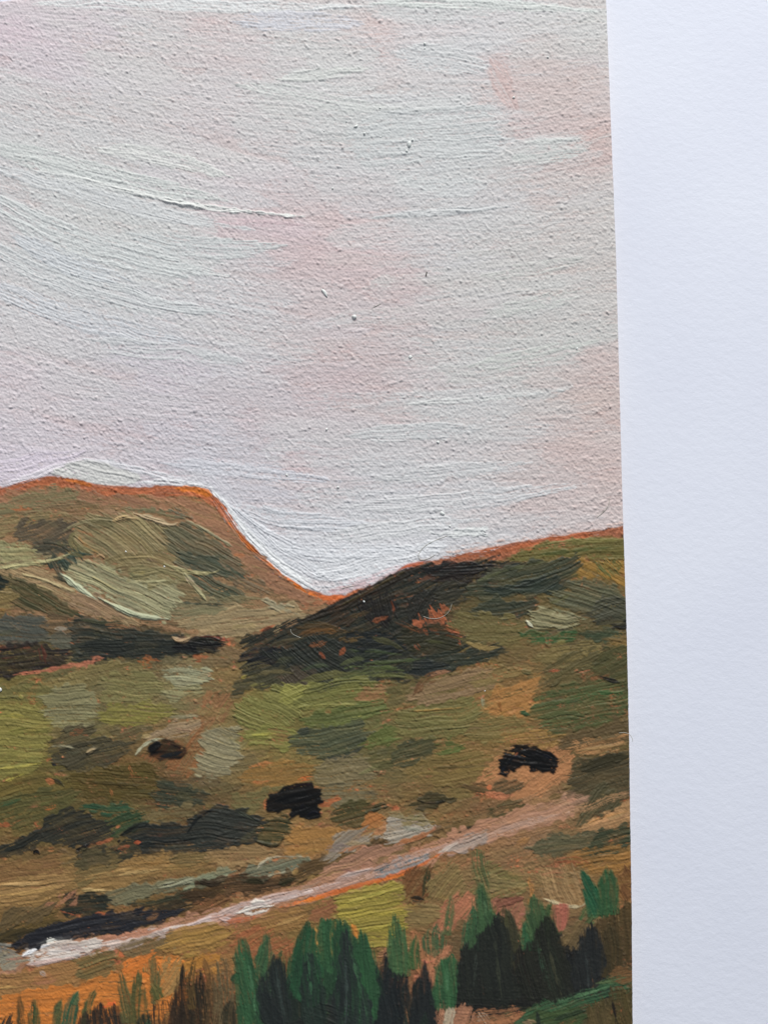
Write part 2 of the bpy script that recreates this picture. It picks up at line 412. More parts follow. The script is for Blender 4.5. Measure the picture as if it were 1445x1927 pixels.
COL[:] = COL * (1 - m[..., None]) + field_grid(land_c) * np.array([1.06, .97, .9], np.float32) * m[..., None]
RR = np.random.default_rng(5)
seeds = []
gy = 905.0
while gy < BOTTOM + 30:
    far = gy > 1960
    gx = LEFT - 30 + RR.uniform(0, 50)
    while gx < 1200:
        off = gx < -60 or far
        seeds.append((gx, gy + RR.uniform(-10, 10), off))
        gx += RR.uniform(24, 60) * (3.2 if off else 1)
    gy += 40 if far else 15
RR.shuffle(seeds)
for gx, gy, off in seeds:
    ry = np.interp(gx, RIDGE[:, 0], RIDGE[:, 1])
    if gy < ry + 24: continue
    z = 2.0 if off else 1.0
    L = RR.uniform(34, 95) * z; w = RR.uniform(15, 34) * z
    if gy < ry + 20 + w * .6: w = max(10.0, (gy - ry - 12) * .9)
    ang = RR.normal(-4, 11) if gy < 1830 else (RR.normal(-82, 16) if gx > 330 or gy > 1890 else RR.normal(-5, 14))
    if gx < 420 and gy < 1190: ang = RR.normal(14, 12)
    if 560 < gx < 1180 and 1500 < gy < 1640: ang = RR.normal(-18, 6)
    a = math.radians(ang)
    P = np.array([(gx - math.cos(a) * L / 2, gy - math.sin(a) * L / 2), (gx + RR.normal(0, 2), gy + RR.normal(0, 3)), (gx + math.cos(a) * L / 2, gy + math.sin(a) * L / 2)])
    yy = np.interp(P[:, 0], RIDGE[:, 0], RIDGE[:, 1]); P[:, 1] = np.maximum(P[:, 1], yy + 9 + w * .5)
    S(P, w, jit(land_c(gx, gy), RR, .10), a=RR.uniform(.7, .95), dry=RR.uniform(.12, .38), var=.16, br=RR.uniform(2.1, 2.8), th=RR.uniform(.2, .65), own=False, mix=.22, gloss=.42, edge=.25, t0=.08, t1=.2, flat=.3, pw=.4)

# glowing orange ground left bare along the ridge
def rim(s, w, c, dry=.25, **k): S(s, w, c, dry=dry, var=.22, br=3.0, th=.1, edge=0, flat=0, own=False, mix=.1, gloss=.33, t0=.25, t1=.25, **k)
rim('-60,936 0,926 60,908 110,903 190,920 260,926 330,922 395,930 425,968 470,1030 530,1082', 17, 'b0623c')
rim('120,902 150,908 175,914', 8, 'cf7228', .3)
rim('330,919 370,921 404,934', 13, 'd5741c', .15)
rim('425,975 460,1019 520,1077 570,1111 600,1124', 10, 'd8701a', .08)
rim('590,1122 620,1126 650,1122', 11, 'c9642a', .15)
rim('640,1126 700,1106 750,1078', 8, 'b86038', .3)
rim('745,1076 800,1056', 10, 'c0603a', .25)
rim('825,1052 900,1042 990,1024 1080,1010 1176,994', 13, 'b9643a', .2)

# ------------------------------------------------------------------ far hill
area('painted_far_hill'); AREA_ID['far'] = CUR['rid']
FHILL = pts('-60,930 95,905 390,930 430,985 520,1080 610,1130 640,1135 560,1170 440,1200 340,1230 140,1245 0,1275 -60,1280')
j = inside(XX, YY, FHILL); RID[j & (YY > ridge_y[None, :])] = CUR['rid']
D('-40,950 60,938 120,930 200,938 260,942 330,947 392,954 422,990 472,1042 540,1092 596,1130 628,1138 590,1160 500,1188 430,1203 340,1192 250,1170 -40,1190', 6, '94714f', dry=.3, own=False, mix=.2, th=.4)
D('-40,942 60,922 110,916 190,930 262,936 332,934 392,946 424,985 470,1036 530,1086 600,1128 560,1128 500,1100 430,1040 390,985 300,962 200,950 100,945 20,958', 20, '9d7052', dry=.22, own=False, mix=.15, th=.3, gloss=.35)
D('10,946 50,929 110,920 152,926 142,950 60,965 -20,986 -20,955', -8, '7c7250', dry=.25)
D('20,958 120,946 200,946 300,954 300,962 180,970 40,978', -4, '80694a', dry=.38)
S('20,958 45,955 62,958', 10, 'a5683f', dry=.3, th=.2)
D('-20,985 70,962 135,965 132,985 40,992 -20,1010', -6, '85744e', dry=.3)
D('28,984 70,977 135,985 142,1010 112,1042 62,1030 28,1020', -22, '5c5140', dry=.2)
D('55,1024 90,1012 136,1024 126,1042 88,1050 66,1040', 8, '4b4839', dry=.15, bend=-.8)
D('-20,1022 45,1022 72,1036 66,1050 30,1056 -20,1062', 4, '979064', dry=.15)
D('-20,1050 50,1046 72,1044 110,1052 60,1064 -20,1072', -6, '8a7c5a', dry=.2)
S('-20,1070 30,1064 90,1057 130,1044', 6, 'a39a6c', th=1.8, dry=.02)
D('-20,1070 60,1066 115,1082 150,1106 205,1136 245,1158 252,1174 180,1162 120,1132 60,1097 -20,1085', 26, '98805c', dry=.2, var=.2)
S('30,1076 80,1090 140,1112', 6, 'ab9a70', th=1.3); S('10,1085 70,1100 120,1122', 5, '8a7a52', th=1.2)
D('140,990 180,970 225,968 255,964 292,985 332,990 346,1010 322,1042 250,1068 200,1048 150,1030 128,1010', 36, '887b55', dry=.1, bend=-.12, th=1.1)
S('142,1000 132,1015 150,1036 175,1044', 14, '776e48', th=1.2, dry=.1)
S('146,1004 158,1024 190,1042', 5, 'a07a4a', th=.6, dry=.3)
D('150,995 170,985 200,992 190,1010 160,1012', 20, '8f6845', dry=.4, th=.2)
D('160,985 200,975 222,980 216,996 176,1000', 20, '6d6444', dry=.2)
D('210,1045 290,1035 340,1035 350,1062 310,1085 240,1080 200,1066', 4, '81724c', dry=.12, bend=-.35, th=1.1)
S('212,981 236,974 258,977', 7, 'a48d60', th=3.2, dry=0, edge=.8)
S('252,966 290,977 322,989 336,983', 8, 'a59070', th=3.4, dry=0, edge=.8)
D('230,952 300,958 350,972 340,984 300,975 250,963', 12, '767050', dry=.3)
D('330,958 372,968 372,984 340,980', 25, '6b6650', dry=.3)
D('318,992 336,980 375,1000 405,1020 442,1046 472,1076 430,1090 372,1076 330,1056 310,1030', 26, '625e46', dry=.06, th=1.2)
D('330,1036 400,1048 452,1070 442,1092 390,1080 342,1062', 17, '4d5342', dry=.08, th=1.1)
D('345,1078 366,1071 402,1080 432,1100 464,1120 430,1132 395,1126 364,1106', 30, '4c523f', dry=.1, th=1.1)
D('410,1045 450,1068 490,1095 510,1112 490,1118 450,1105 415,1080', 30, '736148', dry=.34)
S('342,1072 360,1094 376,1115 388,1130', 6, '918c66', th=2.6, dry=0, edge=.7)
S('308,1060 346,1076 398,1080 412,1074', 5, '958c60', th=2.2, dry=0)
S('350,978 398,1005 440,1030', 4, '8c8462', th=1.6, dry=.1)
D('310,1095 345,1085 370,1105 400,1130 360,1150 315,1140 290,1120', 12, '7c6c4a', dry=.25, bend=.2)
D('290,1110 322,1108 330,1130 300,1145 280,1130', 20, '8a6548', dry=.4, th=.2)
D('315,1150 400,1128 440,1146 530,1140 580,1148 560,1168 500,1190 440,1202 380,1196 330,1172', -8, '96825e', dry=.14, th=1.0)
S('400,1172 470,1162 540,1152', 8, 'a08a62', dry=.3, th=1.0); S('360,1180 430,1182 500,1176', 7, '9a855c', dry=.3, th=1.0)
D('495,1128 520,1135 548,1143 554,1149 520,1150 500,1140', 16, '999072', dry=.02, th=1.6)
D('400,1128 440,1118 480,1122 490,1134 440,1140', 4, '7a6f4e', dry=.25)
D('310,1130 400,1136 420,1150 350,1165 310,1160', -2, '7b7454', dry=.2)
D('118,1072 130,1044 160,1052 220,1076 240,1092 310,1082 348,1106 322,1142 314,1168 250,1156 200,1126 150,1102', 26, '98936f', dry=.08, th=1.3, var=.16)
D('240,1075 300,1068 350,1075 345,1098 290,1100 245,1096', 0, '877c54', dry=.12, th=1.2, bend=-.3)
S('150,1050 185,1064 225,1082', 5, 'a39a70', th=2.0); S('240,1096 300,1094 340,1090', 4, 'a29c74', th=1.7)
S('114,1078 145,1104 186,1130', 7, 'aeb192', th=2.4, dry=.02, edge=.7)
S('186,1124 220,1142 262,1160 318,1165', 7, 'a5a888', th=2.6, dry=.02, edge=.7)
D('98,1052 130,1038 162,1046 130,1058 116,1084 126,1098 108,1086 100,1072', 60, '3a463a', dry=.05, th=.9)
S('110,1058 140,1040 176,1044', 6, '44564a', th=.8)
S('102,1085 135,1098 150,1112', 7, '3b3a2a', dry=.2)
S('182,1050 190,1044 198,1050', 6, 'a8845a', th=1.6, dry=.1)
D('130,1126 175,1114 216,1140 244,1168 182,1164 140,1146', 26, '95785a', dry=.25, var=.2)
D('-20,1082 40,1088 82,1104 132,1140 162,1166 120,1156 60,1150 20,1132 -20,1100', 29, '4b492d', dry=.08)
D('-20,1078 4,1080 14,1096 2,1106 -20,1108', 10, '25302a', dry=0)
D('-20,1108 30,1114 26,1150 -20,1158', -8, '7b683f', dry=.15)
S('-10,1112 22,1115', 4, 'ab9466', th=1.8, dry=0); S('-10,1148 18,1146', 7, '8f7038', dry=.2)
D('-20,1162 60,1158 92,1165 92,1205 40,1216 -20,1210', 4, '51534a', dry=.1, bend=.2)
D('88,1152 142,1155 146,1190 136,1210 94,1200', 3, '6d583e', dry=.2)
S('98,1184 140,1182', 6, '8e8270', dry=.2, th=1.2)
D('84,1194 140,1190 152,1215 100,1226', 5, '59584a', dry=.15)
D('140,1160 200,1168 262,1184 322,1194 352,1200 422,1206 402,1230 300,1235 200,1244 140,1236 128,1210', 3, '353930', dry=.08, th=1.0)
S('150,1166 200,1172 248,1172', 8, '4a4a34', dry=.2)
S('200,1176 240,1178 250,1184', 10, '7d5a3c', dry=.4, th=.2)
D('150,1202 330,1206 402,1214 342,1236 160,1236', 0, '2a2e29', dry=.08, th=1.0, bend=-.05)
D('-20,1212 70,1210 142,1224 132,1246 60,1266 -20,1278', -4, '2e2724', dry=.06)
S('78,1212 82,1238 88,1252', 12, '5c3426', dry=.3, th=.2); S('0,1240 40,1236', 6, '553024', dry=.4, th=.2)
S('26,1270 70,1264 110,1258 150,1248 190,1242', 7, 'ab654a', dry=.2, th=.3)
D('134,1252 165,1242 192,1240 152,1257', -12, 'b06c50', dry=.1, th=.3)
D('330,1208 382,1197 432,1204 406,1224 342,1226', 4, '1e1d18', dry=.02, th=1.3, gloss=.8)
S('326,1199 343,1208 362,1198', 9, 'b3966f', th=3.2, dry=0, edge=.8)
S('398,1201 436,1204', 8, 'a8553a', dry=.3, th=.3)
S('360,1206 392,1198 425,1208', 6, '2a2a22', th=1.8, dry=.05, gloss=.8)
S('488,1188 505,1182 518,1176', 7, 'b85c34', dry=.2, th=.2)
S('560,1142 590,1140 614,1132', 12, 'a26a48', dry=.35, th=.2)

S('120,1000 140,988 180,976 215,980', 5, '8a7f5c', th=2.0, dry=.05)
S('212,981 236,974 260,977', 9, 'b2986a', th=3.0, dry=0, edge=.6, mix=.02)
S('252,965 290,977 322,989 337,983', 10, 'b39c78', th=3.2, dry=0, edge=.6, mix=.02)
S('342,1072 360,1094 376,1115 390,1131', 8, 'a39b72', th=2.4, dry=0, edge=.6, mix=.02)
S('308,1060 346,1076 398,1080 412,1072', 7, 'a0966a', th=2.0, dry=0, mix=.02)
S('352,979 398,1004 440,1030', 6, '9a9270', th=1.8, dry=.05, mix=.05)
S('345,1134 400,1139 440,1137', 5, '4a4c3a', th=1.4, dry=.05)
S('114,1078 145,1104 186,1130', 9, 'b4b899', th=2.0, dry=.02, edge=.6, mix=.05)
S('186,1124 220,1142 262,1160 318,1165', 9, 'adb090', th=2.2, dry=.02, edge=.6, mix=.05)
S('110,1060 128,1046 170,1042', 9, '33453c', th=.8, dry=.05)
S('-10,1070 40,1065 100,1056 136,1042', 8, 'aca476', th=1.8, dry=.02, mix=.05)
S('327,1200 343,1208 362,1198', 8, 'a88c68', th=2.4, dry=0, edge=.7, mix=.02)

# ------------------------------------------------------------------ near ridge
area('painted_near_ridge'); AREA_ID['near'] = CUR['rid']
NR = pts('440,1210 530,1175 640,1135 760,1076 830,1056 930,1050 1000,1028 1180,1005 1182,1250 1000,1260 880,1250 760,1290 560,1290 440,1310')
RID[inside(XX, YY, NR)] = CUR['rid']
D('440,1204 530,1176 600,1156 650,1132 720,1097 780,1066 850,1056 940,1053 990,1060 950,1080 880,1090 850,1130 830,1160 870,1200 960,1222 880,1246 760,1286 700,1276 640,1290 560,1286 470,1290 450,1252 480,1220', -24, '2a2e27', dry=.12, own=False, th=.8)
S('560,1172 640,1142 700,1112 770,1074 820,1058', 22, '2b251b', dry=.12)
S('600,1158 660,1134 720,1102', 7, '463322', dry=.25); S('640,1140 700,1108 760,1076', 4, '4a4026', th=1.4)
D('600,1160 660,1150 665,1180 620,1180', -30, '3f3020', dry=.3)
S('556,1180 610,1182 650,1186', 22, '4b3a20', dry=.35); S('620,1200 660,1194 690,1186', 14, '5a4524', dry=.4, th=.3)
D('788,1066 860,1055 942,1057 932,1076 860,1086 800,1082', -4, '1f1c18', dry=.03, th=1.2, gloss=.7)
D('840,1078 900,1082 940,1074 930,1092 860,1098 820,1096', -6, '2a211c', dry=.1)
D('676,1132 730,1110 752,1150 722,1182 682,1168', 72, '231f19', dry=.08, bend=.5)
S('735,1128 742,1146 738,1162', 5, '7c3f22', dry=.3, th=.2)
D('762,1132 800,1104 826,1100 822,1140 792,1150 764,1166', -58, '2b2a24', dry=.05, th=1.1)
D('825,1100 880,1094 890,1120 850,1140 826,1136', -8, '363529', dry=.1)
D('768,1170 800,1164 830,1149 846,1144 846,1166 830,1176 862,1182 877,1206 858,1206 840,1190 800,1186', 60, 'a65a36', dry=.2, th=.2, gloss=.33)
D('758,1180 800,1177 850,1184 872,1210 862,1226 800,1230 768,1226', 5, '33321f', dry=.05, th=1.1, bend=-.15)
D('778,1236 860,1225 920,1219 968,1221 922,1246 850,1256 830,1262 760,1287 756,1260', -7, '353a2e', dry=.06, th=1.1)
D('762,1250 830,1240 845,1256 800,1272 762,1286', -2, '272d2b', dry=.08)
D('640,1190 700,1189 752,1200 756,1240 700,1246 650,1242', 2, '1f2627', dry=.05)
S('640,1224 700,1226 756,1232', 6, '3f4a2c', dry=.2); S('680,1248 760,1244 800,1238', 7, '4a5432', dry=.2); S('700,1256 750,1256', 7, '54602f', dry=.3)
D('452,1252 474,1224 520,1211 542,1225 522,1246', -18, '1f2227', dry=.06)
D('478,1232 560,1218 622,1190 702,1250 642,1291 600,1286 540,1252', 36, '2d312a', dry=.1, bend=.1, th=1.1)
S('640,1232 650,1216', 9, '8a4a2a', dry=.4, th=.2); S('470,1234 484,1230', 8, '4a2b26', dry=.3, th=.2)
D('436,1297 470,1264 510,1254 557,1266 562,1281 500,1300 450,1310', -22, '474430', dry=.12, bend=.2)
D('520,1270 570,1250 600,1262 595,1285 540,1292', 40, '4a4033', dry=.12)
D('578,1292 640,1264 690,1254 722,1265 692,1286 630,1296 584,1307', -12, '464934', dry=.12, bend=.4)
S('454,1276 466,1270', 5, '9a8a3c', th=1.3)
D('955,1046 1020,1026 1100,1017 1200,1010 1200,1058 1120,1047 1050,1046 990,1062', -4, '68602f', dry=.12, th=1.0)
S('980,1034 1060,1020 1180,1014', 10, '77703c', dry=.2, th=1.1); S('1010,1044 1080,1036 1150,1030', 6, '565a2c', dry=.2)
D('1085,1058 1140,1048 1200,1062 1200,1104 1130,1092 1092,1086', 30, '96702f', dry=.25)
D('1120,1064 1150,1056 1176,1070 1150,1096 1122,1086', 50, '626030', dry=.4)
D('868,1116 900,1090 960,1064 1040,1049 1098,1044 1088,1080 1062,1110 1010,1121 950,1126 900,1131', -14, '414532', dry=.04, th=1.3, bend=.12)
D('890,1112 960,1096 1052,1084 1062,1111 990,1122', -8, '303a30', dry=.05, th=1.2, bend=.5)
S('900,1092 960,1070 1030,1056', 5, '55583a', th=1.4); S('905,1104 950,1110 990,1100 1050,1076', 5, '2a332a', th=1.3)
D('884,1146 920,1129 1000,1129 1012,1140 980,1160 920,1163 888,1156', -5, '3b4030', dry=.04, th=1.2, bend=.25)
D('840,1164 880,1149 990,1164 1000,1200 960,1216 890,1216 868,1190', 3, '6d6238', dry=.2, bend=.2)
S('876,1208 905,1222 940,1218', 12, '8a7444', dry=.25)
D('1036,1122 1080,1094 1122,1087 1160,1104 1178,1130 1180,1165 1120,1166 1060,1146', 20, '595941', dry=.06, th=1.2, bend=-.1)
D('1108,1130 1170,1119 1200,1130 1200,1186 1120,1176', -10, '454536', dry=.1)
D('988,1166 1010,1150 1042,1144 1082,1164 1084,1180 1050,1188 1008,1183', 6, '87815e', dry=.02, th=1.9, bend=.25, edge=.8)
S('989,1166 994,1173 1002,1180', 6, 'c0bda2', th=2.0, dry=0); S('1040,1144 1075,1158 1104,1166 1110,1158', 5, '7c7a5a', th=2.0, dry=0)
S('1000,1184 1040,1188 1076,1182', 4, '3f4028', th=.9)
D('984,1186 1060,1190 1092,1186 1072,1206 1000,1211', -4, '3c5830', dry=.25)
D('1148,1168 1200,1164 1200,1186 1154,1181', -4, '1c1e1c', dry=.1)
D('1088,1186 1170,1185 1152,1210 1100,1206', 2, '3e4832', dry=.1)
D('1008,1216 1132,1206 1122,1240 1050,1262 998,1240', -5, '79693d', dry=.28, var=.08)
D('1140,1190 1200,1188 1200,1230 1160,1228', 10, '7d6434', dry=.35)

for p, w, c in [('560,1196 600,1186 640,1190', 12, '6a4a26'), ('580,1216 616,1208', 9, '8a5028'), ('640,1206 690,1200', 8, '5f4a28'), ('506,1218 540,1206 570,1200', 9, '4f4630'), ('700,1170 730,1160', 10, '7a4426'),
                ('742,1170 766,1176 790,1190', 10, '6f4426'), ('640,1252 664,1240 690,1240', 10, '4b5034'), ('520,1246 560,1236', 12, '40422f'), ('566,1262 600,1248 620,1256', 11, '3f4a34'), ('600,1226 612,1240', 7, '7f4428'),
                ('640,1258 700,1252 760,1262', 9, '505a34'), ('690,1222 730,1228', 7, '39452f'), ('660,1160 700,1150', 8, '4a3c26'), ('800,1206 840,1210', 7, '4a4a2c'), ('780,1210 790,1224', 8, '7f4628'), ('480,1270 520,1262 556,1268', 8, '5f5638'),
                ('700,1272 740,1268 780,1276', 12, '5d5f34'), ('600,1290 650,1276 700,1270', 9, '6a6a38'), ('470,1290 510,1288', 8, '77703c'), ('560,1282 620,1270 680,1268', 15, '5f5c34'), ('450,1262 480,1250 510,1252', 12, '5a5236'), ('700,1200 740,1210 762,1226', 12, '4b4a2c'), ('640,1276 700,1262 752,1258', 12, '555a32')]:
    S(p, w, c, dry=.32, th=.5, mix=.25)

# ------------------------------------------------------------------ meadow
area('painted_meadow'); CUR['rid'] = AREA_ID['meadow']
D('80,1286 190,1246 300,1249 282,1290 180,1291 90,1301', -12, '7a6c41', dry=.15)
D('-20,1290 60,1282 110,1290 90,1320 -20,1325', -4, '6b653a', dry=.25)
D('80,1302 170,1284 187,1330 172,1360 110,1376 74,1350', 0, '817b57', dry=.12, th=1.1)
D('190,1268 300,1269 312,1310 200,1331 184,1300', 3, '7b7346', dry=.15, th=1.1)
D('300,1254 386,1249 392,1280 350,1296 308,1285', 6, '929070', dry=.08, th=1.4, bend=-.2)
D('320,1290 386,1289 372,1312 308,1311', 4, '8a845d', dry=.2, th=1.1)
D('262,1240 290,1236 300,1248 272,1252', 5, '9a5c30', dry=.35, th=.2); D('355,1233 385,1232 388,1243 360,1244', 0, '8f5230', dry=.35, th=.2)
D('190,1330 300,1319 332,1340 292,1366 220,1366 184,1355', 4, '7d7537', dry=.18)
D('-20,1322 60,1314 97,1370 92,1440 40,1466 -20,1478', 4, '80773c', dry=.14, var=.2, th=1.1)
D('60,1300 80,1305 76,1325 50,1322', 0, '96653a', dry=.45, th=.2)
S('-10,1447 45,1442 92,1432', 6, '9d9142', th=1.5); S('8,1472 46,1456', 6, '958a3c', th=1.3); S('10,1380 60,1372 88,1376', 12, '7a7436', dry=.3); S('0,1345 50,1348', 8, '9a8c3e', dry=.3)
D('104,1392 132,1364 182,1367 177,1395 150,1416 100,1421 94,1410', -15, '524a33', dry=.1, th=1.2)
D('142,1376 170,1376 168,1390 144,1390', -6, '7a4e30', dry=.45, th=.2)
D('94,1410 150,1400 190,1384 242,1400 236,1426 182,1451 146,1446 100,1440', -13, '4b4532', dry=.1, th=1.2)
S('100,1404 128,1404 148,1410', 4, '8b8468', th=1.9, dry=0); S('162,1417 172,1412 184,1409', 6, '9f8a66', th=2.6, dry=0); S('152,1428 180,1414 196,1400', 4, '3c3828', th=1.4)
S('98,1438 110,1440', 6, '22242a', th=1.0)
D('208,1371 270,1359 282,1375 250,1396 214,1396', -15, '645839', dry=.2)
D('268,1382 330,1360 372,1349 377,1390 330,1391 288,1386', -14, '977f60', dry=.15)
S('320,1350 378,1348', 8, '8c8464', dry=.2); S('328,1372 366,1376', 8, '9a7a5e', dry=.3)
D('252,1420 300,1410 360,1400 382,1360 395,1338 378,1430 372,1472 300,1442', -50, '8b5b35', dry=.35, th=.3)
D('372,1310 420,1300 440,1330 400,1372 380,1380', -60, '8d6440', dry=.35, th=.3)
S('256,1420 270,1402 292,1391 312,1389', 5, 'a8a486', th=2.0, dry=0)
D('140,1450 240,1440 292,1430 302,1500 200,1506 140,1491 118,1470', 5, '564820', dry=.12, th=1.1)
S('244,1440 250,1462', 7, '8f5a30', dry=.4, th=.2); S('208,1486 214,1500', 6, '8f5a30', dry=.4, th=.2)
S('140,1466 190,1474 280,1478', 5, '4a3d18', th=1.3)
D('-20,1482 60,1450 100,1460 122,1490 60,1500 -20,1522', -14, '68592b', dry=.2)
S('80,1462 110,1470 124,1482', 6, '35301c', th=1.2); S('86,1466 104,1474', 9, 'a8663a', dry=.35, th=.2); S('84,1524 102,1518 112,1515', 7, 'b86a34', dry=.2, th=.2)
D('148,1516 230,1509 252,1530 214,1536 176,1528', 6, '2e4e35', dry=.12)
D('198,1542 240,1520 282,1545 262,1562 198,1571', -18, '33482e', dry=.2)
D('-20,1508 120,1480 152,1500 110,1530 60,1552 -20,1562', -14, '55512c', dry=.15)
S('-10,1518 40,1504', 8, '3f5232', dry=.3); S('-10,1552 30,1554', 6, 'a05a34', dry=.4, th=.2)
D('294,1465 310,1462 372,1484 402,1500 372,1516 300,1521 284,1510', 10, '3a3e2f', dry=.08)
D('300,1520 380,1512 372,1540 300,1548 270,1540', -6, '6d5f3e', dry=.25)
D('380,1376 440,1364 452,1390 452,1430 400,1471 371,1456 374,1420', 14, '877e60', dry=.1, th=1.1, bend=.2)
D('438,1332 520,1290 582,1290 572,1340 540,1372 450,1371', 26, '77733c', dry=.14, th=1.2)
D('468,1370 560,1359 557,1410 480,1406 464,1395', 8, '7a773b', dry=.18, th=1.1)
D('510,1365 545,1360 545,1400 512,1395', 4, '86683c', dry=.45, th=.3)
D('538,1302 680,1270 732,1300 680,1331 558,1341', -9, '716f38', dry=.14, th=1.2, bend=-.1)
D('520,1300 575,1288 560,1320 530,1322', -20, '8a8642', dry=.2, th=1.3)
S('540,1332 620,1326 700,1326', 5, '8d8848', th=1.4, mix=.3); S('620,1362 680,1345 730,1330', 4, '858342', th=1.4, mix=.3); S('475,1383 520,1380', 5, '96903f', th=1.3)
D('672,1296 720,1284 734,1325 686,1328', -10, '8f6841', dry=.3, th=.4)
D('578,1342 720,1320 742,1340 640,1371 576,1370', -9, '5f6534', dry=.16, th=1.1)
D('690,1380 745,1365 750,1396 700,1410 672,1400', -12, '5c6330', dry=.2)
D('553,1382 590,1369 690,1354 682,1400 652,1430 582,1421 548,1415', -12, '4b4f39', dry=.06, th=1.1, gloss=.45)
S('600,1430 650,1425 690,1400', 10, '363b34', dry=.2); S('558,1378 590,1372', 12, '3f4436', dry=.1)
D('588,1431 680,1418 722,1470 640,1481 588,1471', -4, '76694a', dry=.16)
D('458,1442 590,1424 592,1470 470,1482', -4, '8d6935', dry=.3, th=.4)
S('470,1444 520,1434', 8, 'a86c38', dry=.3, th=.2); S('474,1472 510,1468', 9, 'b06c3a', dry=.35, th=.2); S('560,1468 590,1462', 8, 'b8642e', dry=.2, th=.2)
D('440,1492 560,1476 500,1500 495,1530 440,1525', -6, '69603a', dry=.25)
D('698,1412 745,1400 752,1450 702,1442', -10, '5a5531', dry=.2)
D('590,1480 690,1470 720,1500 640,1520 605,1515', -3, '6e6448', dry=.2)
D('604,1500 640,1496 632,1515 608,1516', -6, '9c5a34', dry=.35, th=.2)
D('624,1552 640,1514 690,1504 722,1520 692,1556 640,1559', -14, '494526', dry=.1)
D('688,1522 725,1507 727,1524 700,1530', -10, '2f3020', dry=.03, th=1.8, edge=.6)
D('688,1538 722,1530 722,1560 688,1562', -20, 'a96b36', dry=.15, th=.3)
D('548,1552 640,1559 690,1562 652,1592 560,1620 538,1610', -6, '986d38', dry=.2, th=.4)
D('478,1572 500,1540 546,1534 542,1570 530,1586 490,1586', 3, '424026', dry=.06, th=1.2)
S('482,1582 508,1591 526,1588 534,1576', 8, '38361f', th=2.6, dry=0, edge=.7)
D('738,1420 760,1394 832,1384 822,1420 760,1446 738,1436', -15, '48482f', dry=.12)
D('760,1332 900,1309 912,1330 882,1380 800,1391 738,1380', -8, '6f683a', dry=.14, th=1.1, bend=.1)
S('770,1338 830,1336 890,1328', 5, '9a7a3e', th=1.4)
D('756,1300 840,1270 932,1249 922,1300 780,1331', -12, '83694a', dry=.2)
S('775,1310 800,1280 840,1262', 18, '6f4e30', dry=.35); S('805,1270 850,1262', 9, '93684a', dry=.35, th=.3)
D('892,1280 915,1262 1000,1250 990,1268 940,1285 900,1300', -15, '7d6a3f', dry=.2)
D('916,1300 988,1279 1010,1263 1016,1274 1000,1330 992,1345 918,1352', -20, 'a5733c', dry=.22, var=.07, th=.5, gloss=.35)
S('938,1318 941,1332 944,1345', 4, '8a5a28', th=1.0); S('960,1332 990,1318', 4, '8c602c', th=.8)
S('907,1312 909,1330', 6, '8c8a6a', th=1.0, dry=.1)
S('1030,1262 1056,1261', 8, 'b35a3c', dry=.15, th=.3); S('980,1262 1000,1266', 10, '5f5c38', th=1.3, dry=.1)
D('998,1322 1050,1290 1200,1272 1200,1340 1100,1371 1030,1386 998,1360', -12, '4e5630', dry=.28, th=1.1, mix=.4)
S('1040,1326 1110,1308 1190,1302', 13, '3e5c32', dry=.35, mix=.3); S('1010,1350 1060,1344 1110,1350', 16, '4f5430', dry=.3)
D('985,1340 998,1338 992,1346 980,1346', 0, '33502f', dry=.1)
D('1128,1222 1200,1208 1200,1292 1140,1291 1108,1260', -20, '4b4929', dry=.15)
D('1040,1240 1120,1212 1130,1232 1100,1262 1040,1290 1010,1300', -28, '5b5230', dry=.25)
S('1128,1272 1146,1280 1168,1285', 9, '1c1d16', th=.9, dry=.05)
D('1048,1392 1200,1338 1200,1392 1100,1411 1058,1411', -12, '5e4d31', dry=.15)
D('900,1345 990,1350 1000,1385 920,1400 880,1390', -6, '77683a', dry=.18)
D('828,1402 870,1394 874,1422 830,1427', -6, '555f2e', dry=.25)
D('768,1442 900,1400 932,1440 932,1471 800,1482', -8, '7a6536', dry=.2)
S('820,1445 880,1442 930,1440', 5, '5a4a26', th=1.0)
D('898,1442 1050,1398 1084,1430 1066,1470 1000,1502 938,1502 908,1480', -30, 'b0784c', dry=.2, var=.08, th=.4)
D('930,1390 1000,1375 1060,1385 1050,1402 960,1408', -10, '8d6c38', dry=.3)
D('1050,1400 1120,1395 1190,1375 1190,1410 1110,1425', -14, 'a07448', dry=.3)
S('1090,1412 1160,1402 1188,1396', 8, '9c7a4c', dry=.2)
D('930,1482 940,1464 986,1461 992,1480 960,1498 938,1493', -20, '594a30', dry=.15)
D('778,1516 800,1500 850,1489 867,1500 830,1516 788,1523', -12, '453e25', dry=.1)
S('786,1506 806,1512 832,1510 860,1498', 5, '2a2719', th=1.8, dry=.02)
D('860,1478 890,1468 922,1470 925,1486 890,1492', 12, '5f4a2c', dry=.25)
S('912,1490 940,1500 968,1496', 14, 'b5704c', dry=.2, th=.3); S('915,1484 925,1478', 10, 'b8683e', dry=.2, th=.2)
D('908,1538 930,1515 980,1499 994,1520 940,1541', -18, '484427', dry=.12)
D('860,1562 930,1541 990,1521 1080,1470 1102,1455 1092,1482 1000,1532 900,1562', -22, '6b5531', dry=.14)
D('1073,1442 1100,1424 1200,1412 1200,1502 1150,1502 1110,1512 1058,1502', -16, '4e452e', dry=.1)
S('1085,1448 1130,1434 1190,1422', 24, '393420', dry=.15)
D('1093,1532 1110,1490 1140,1474 1174,1500 1152,1526 1110,1546 1088,1552', -52, '514b32', dry=.08, th=1.1)
D('1078,1562 1120,1541 1200,1505 1200,1548 1100,1571', -16, 'a87f54', dry=.15)
S('1090,1556 1140,1536 1180,1526', 6, 'b8844e', dry=.2)
D('838,1572 860,1545 912,1540 882,1561 845,1588', -16, '68532f', dry=.15)
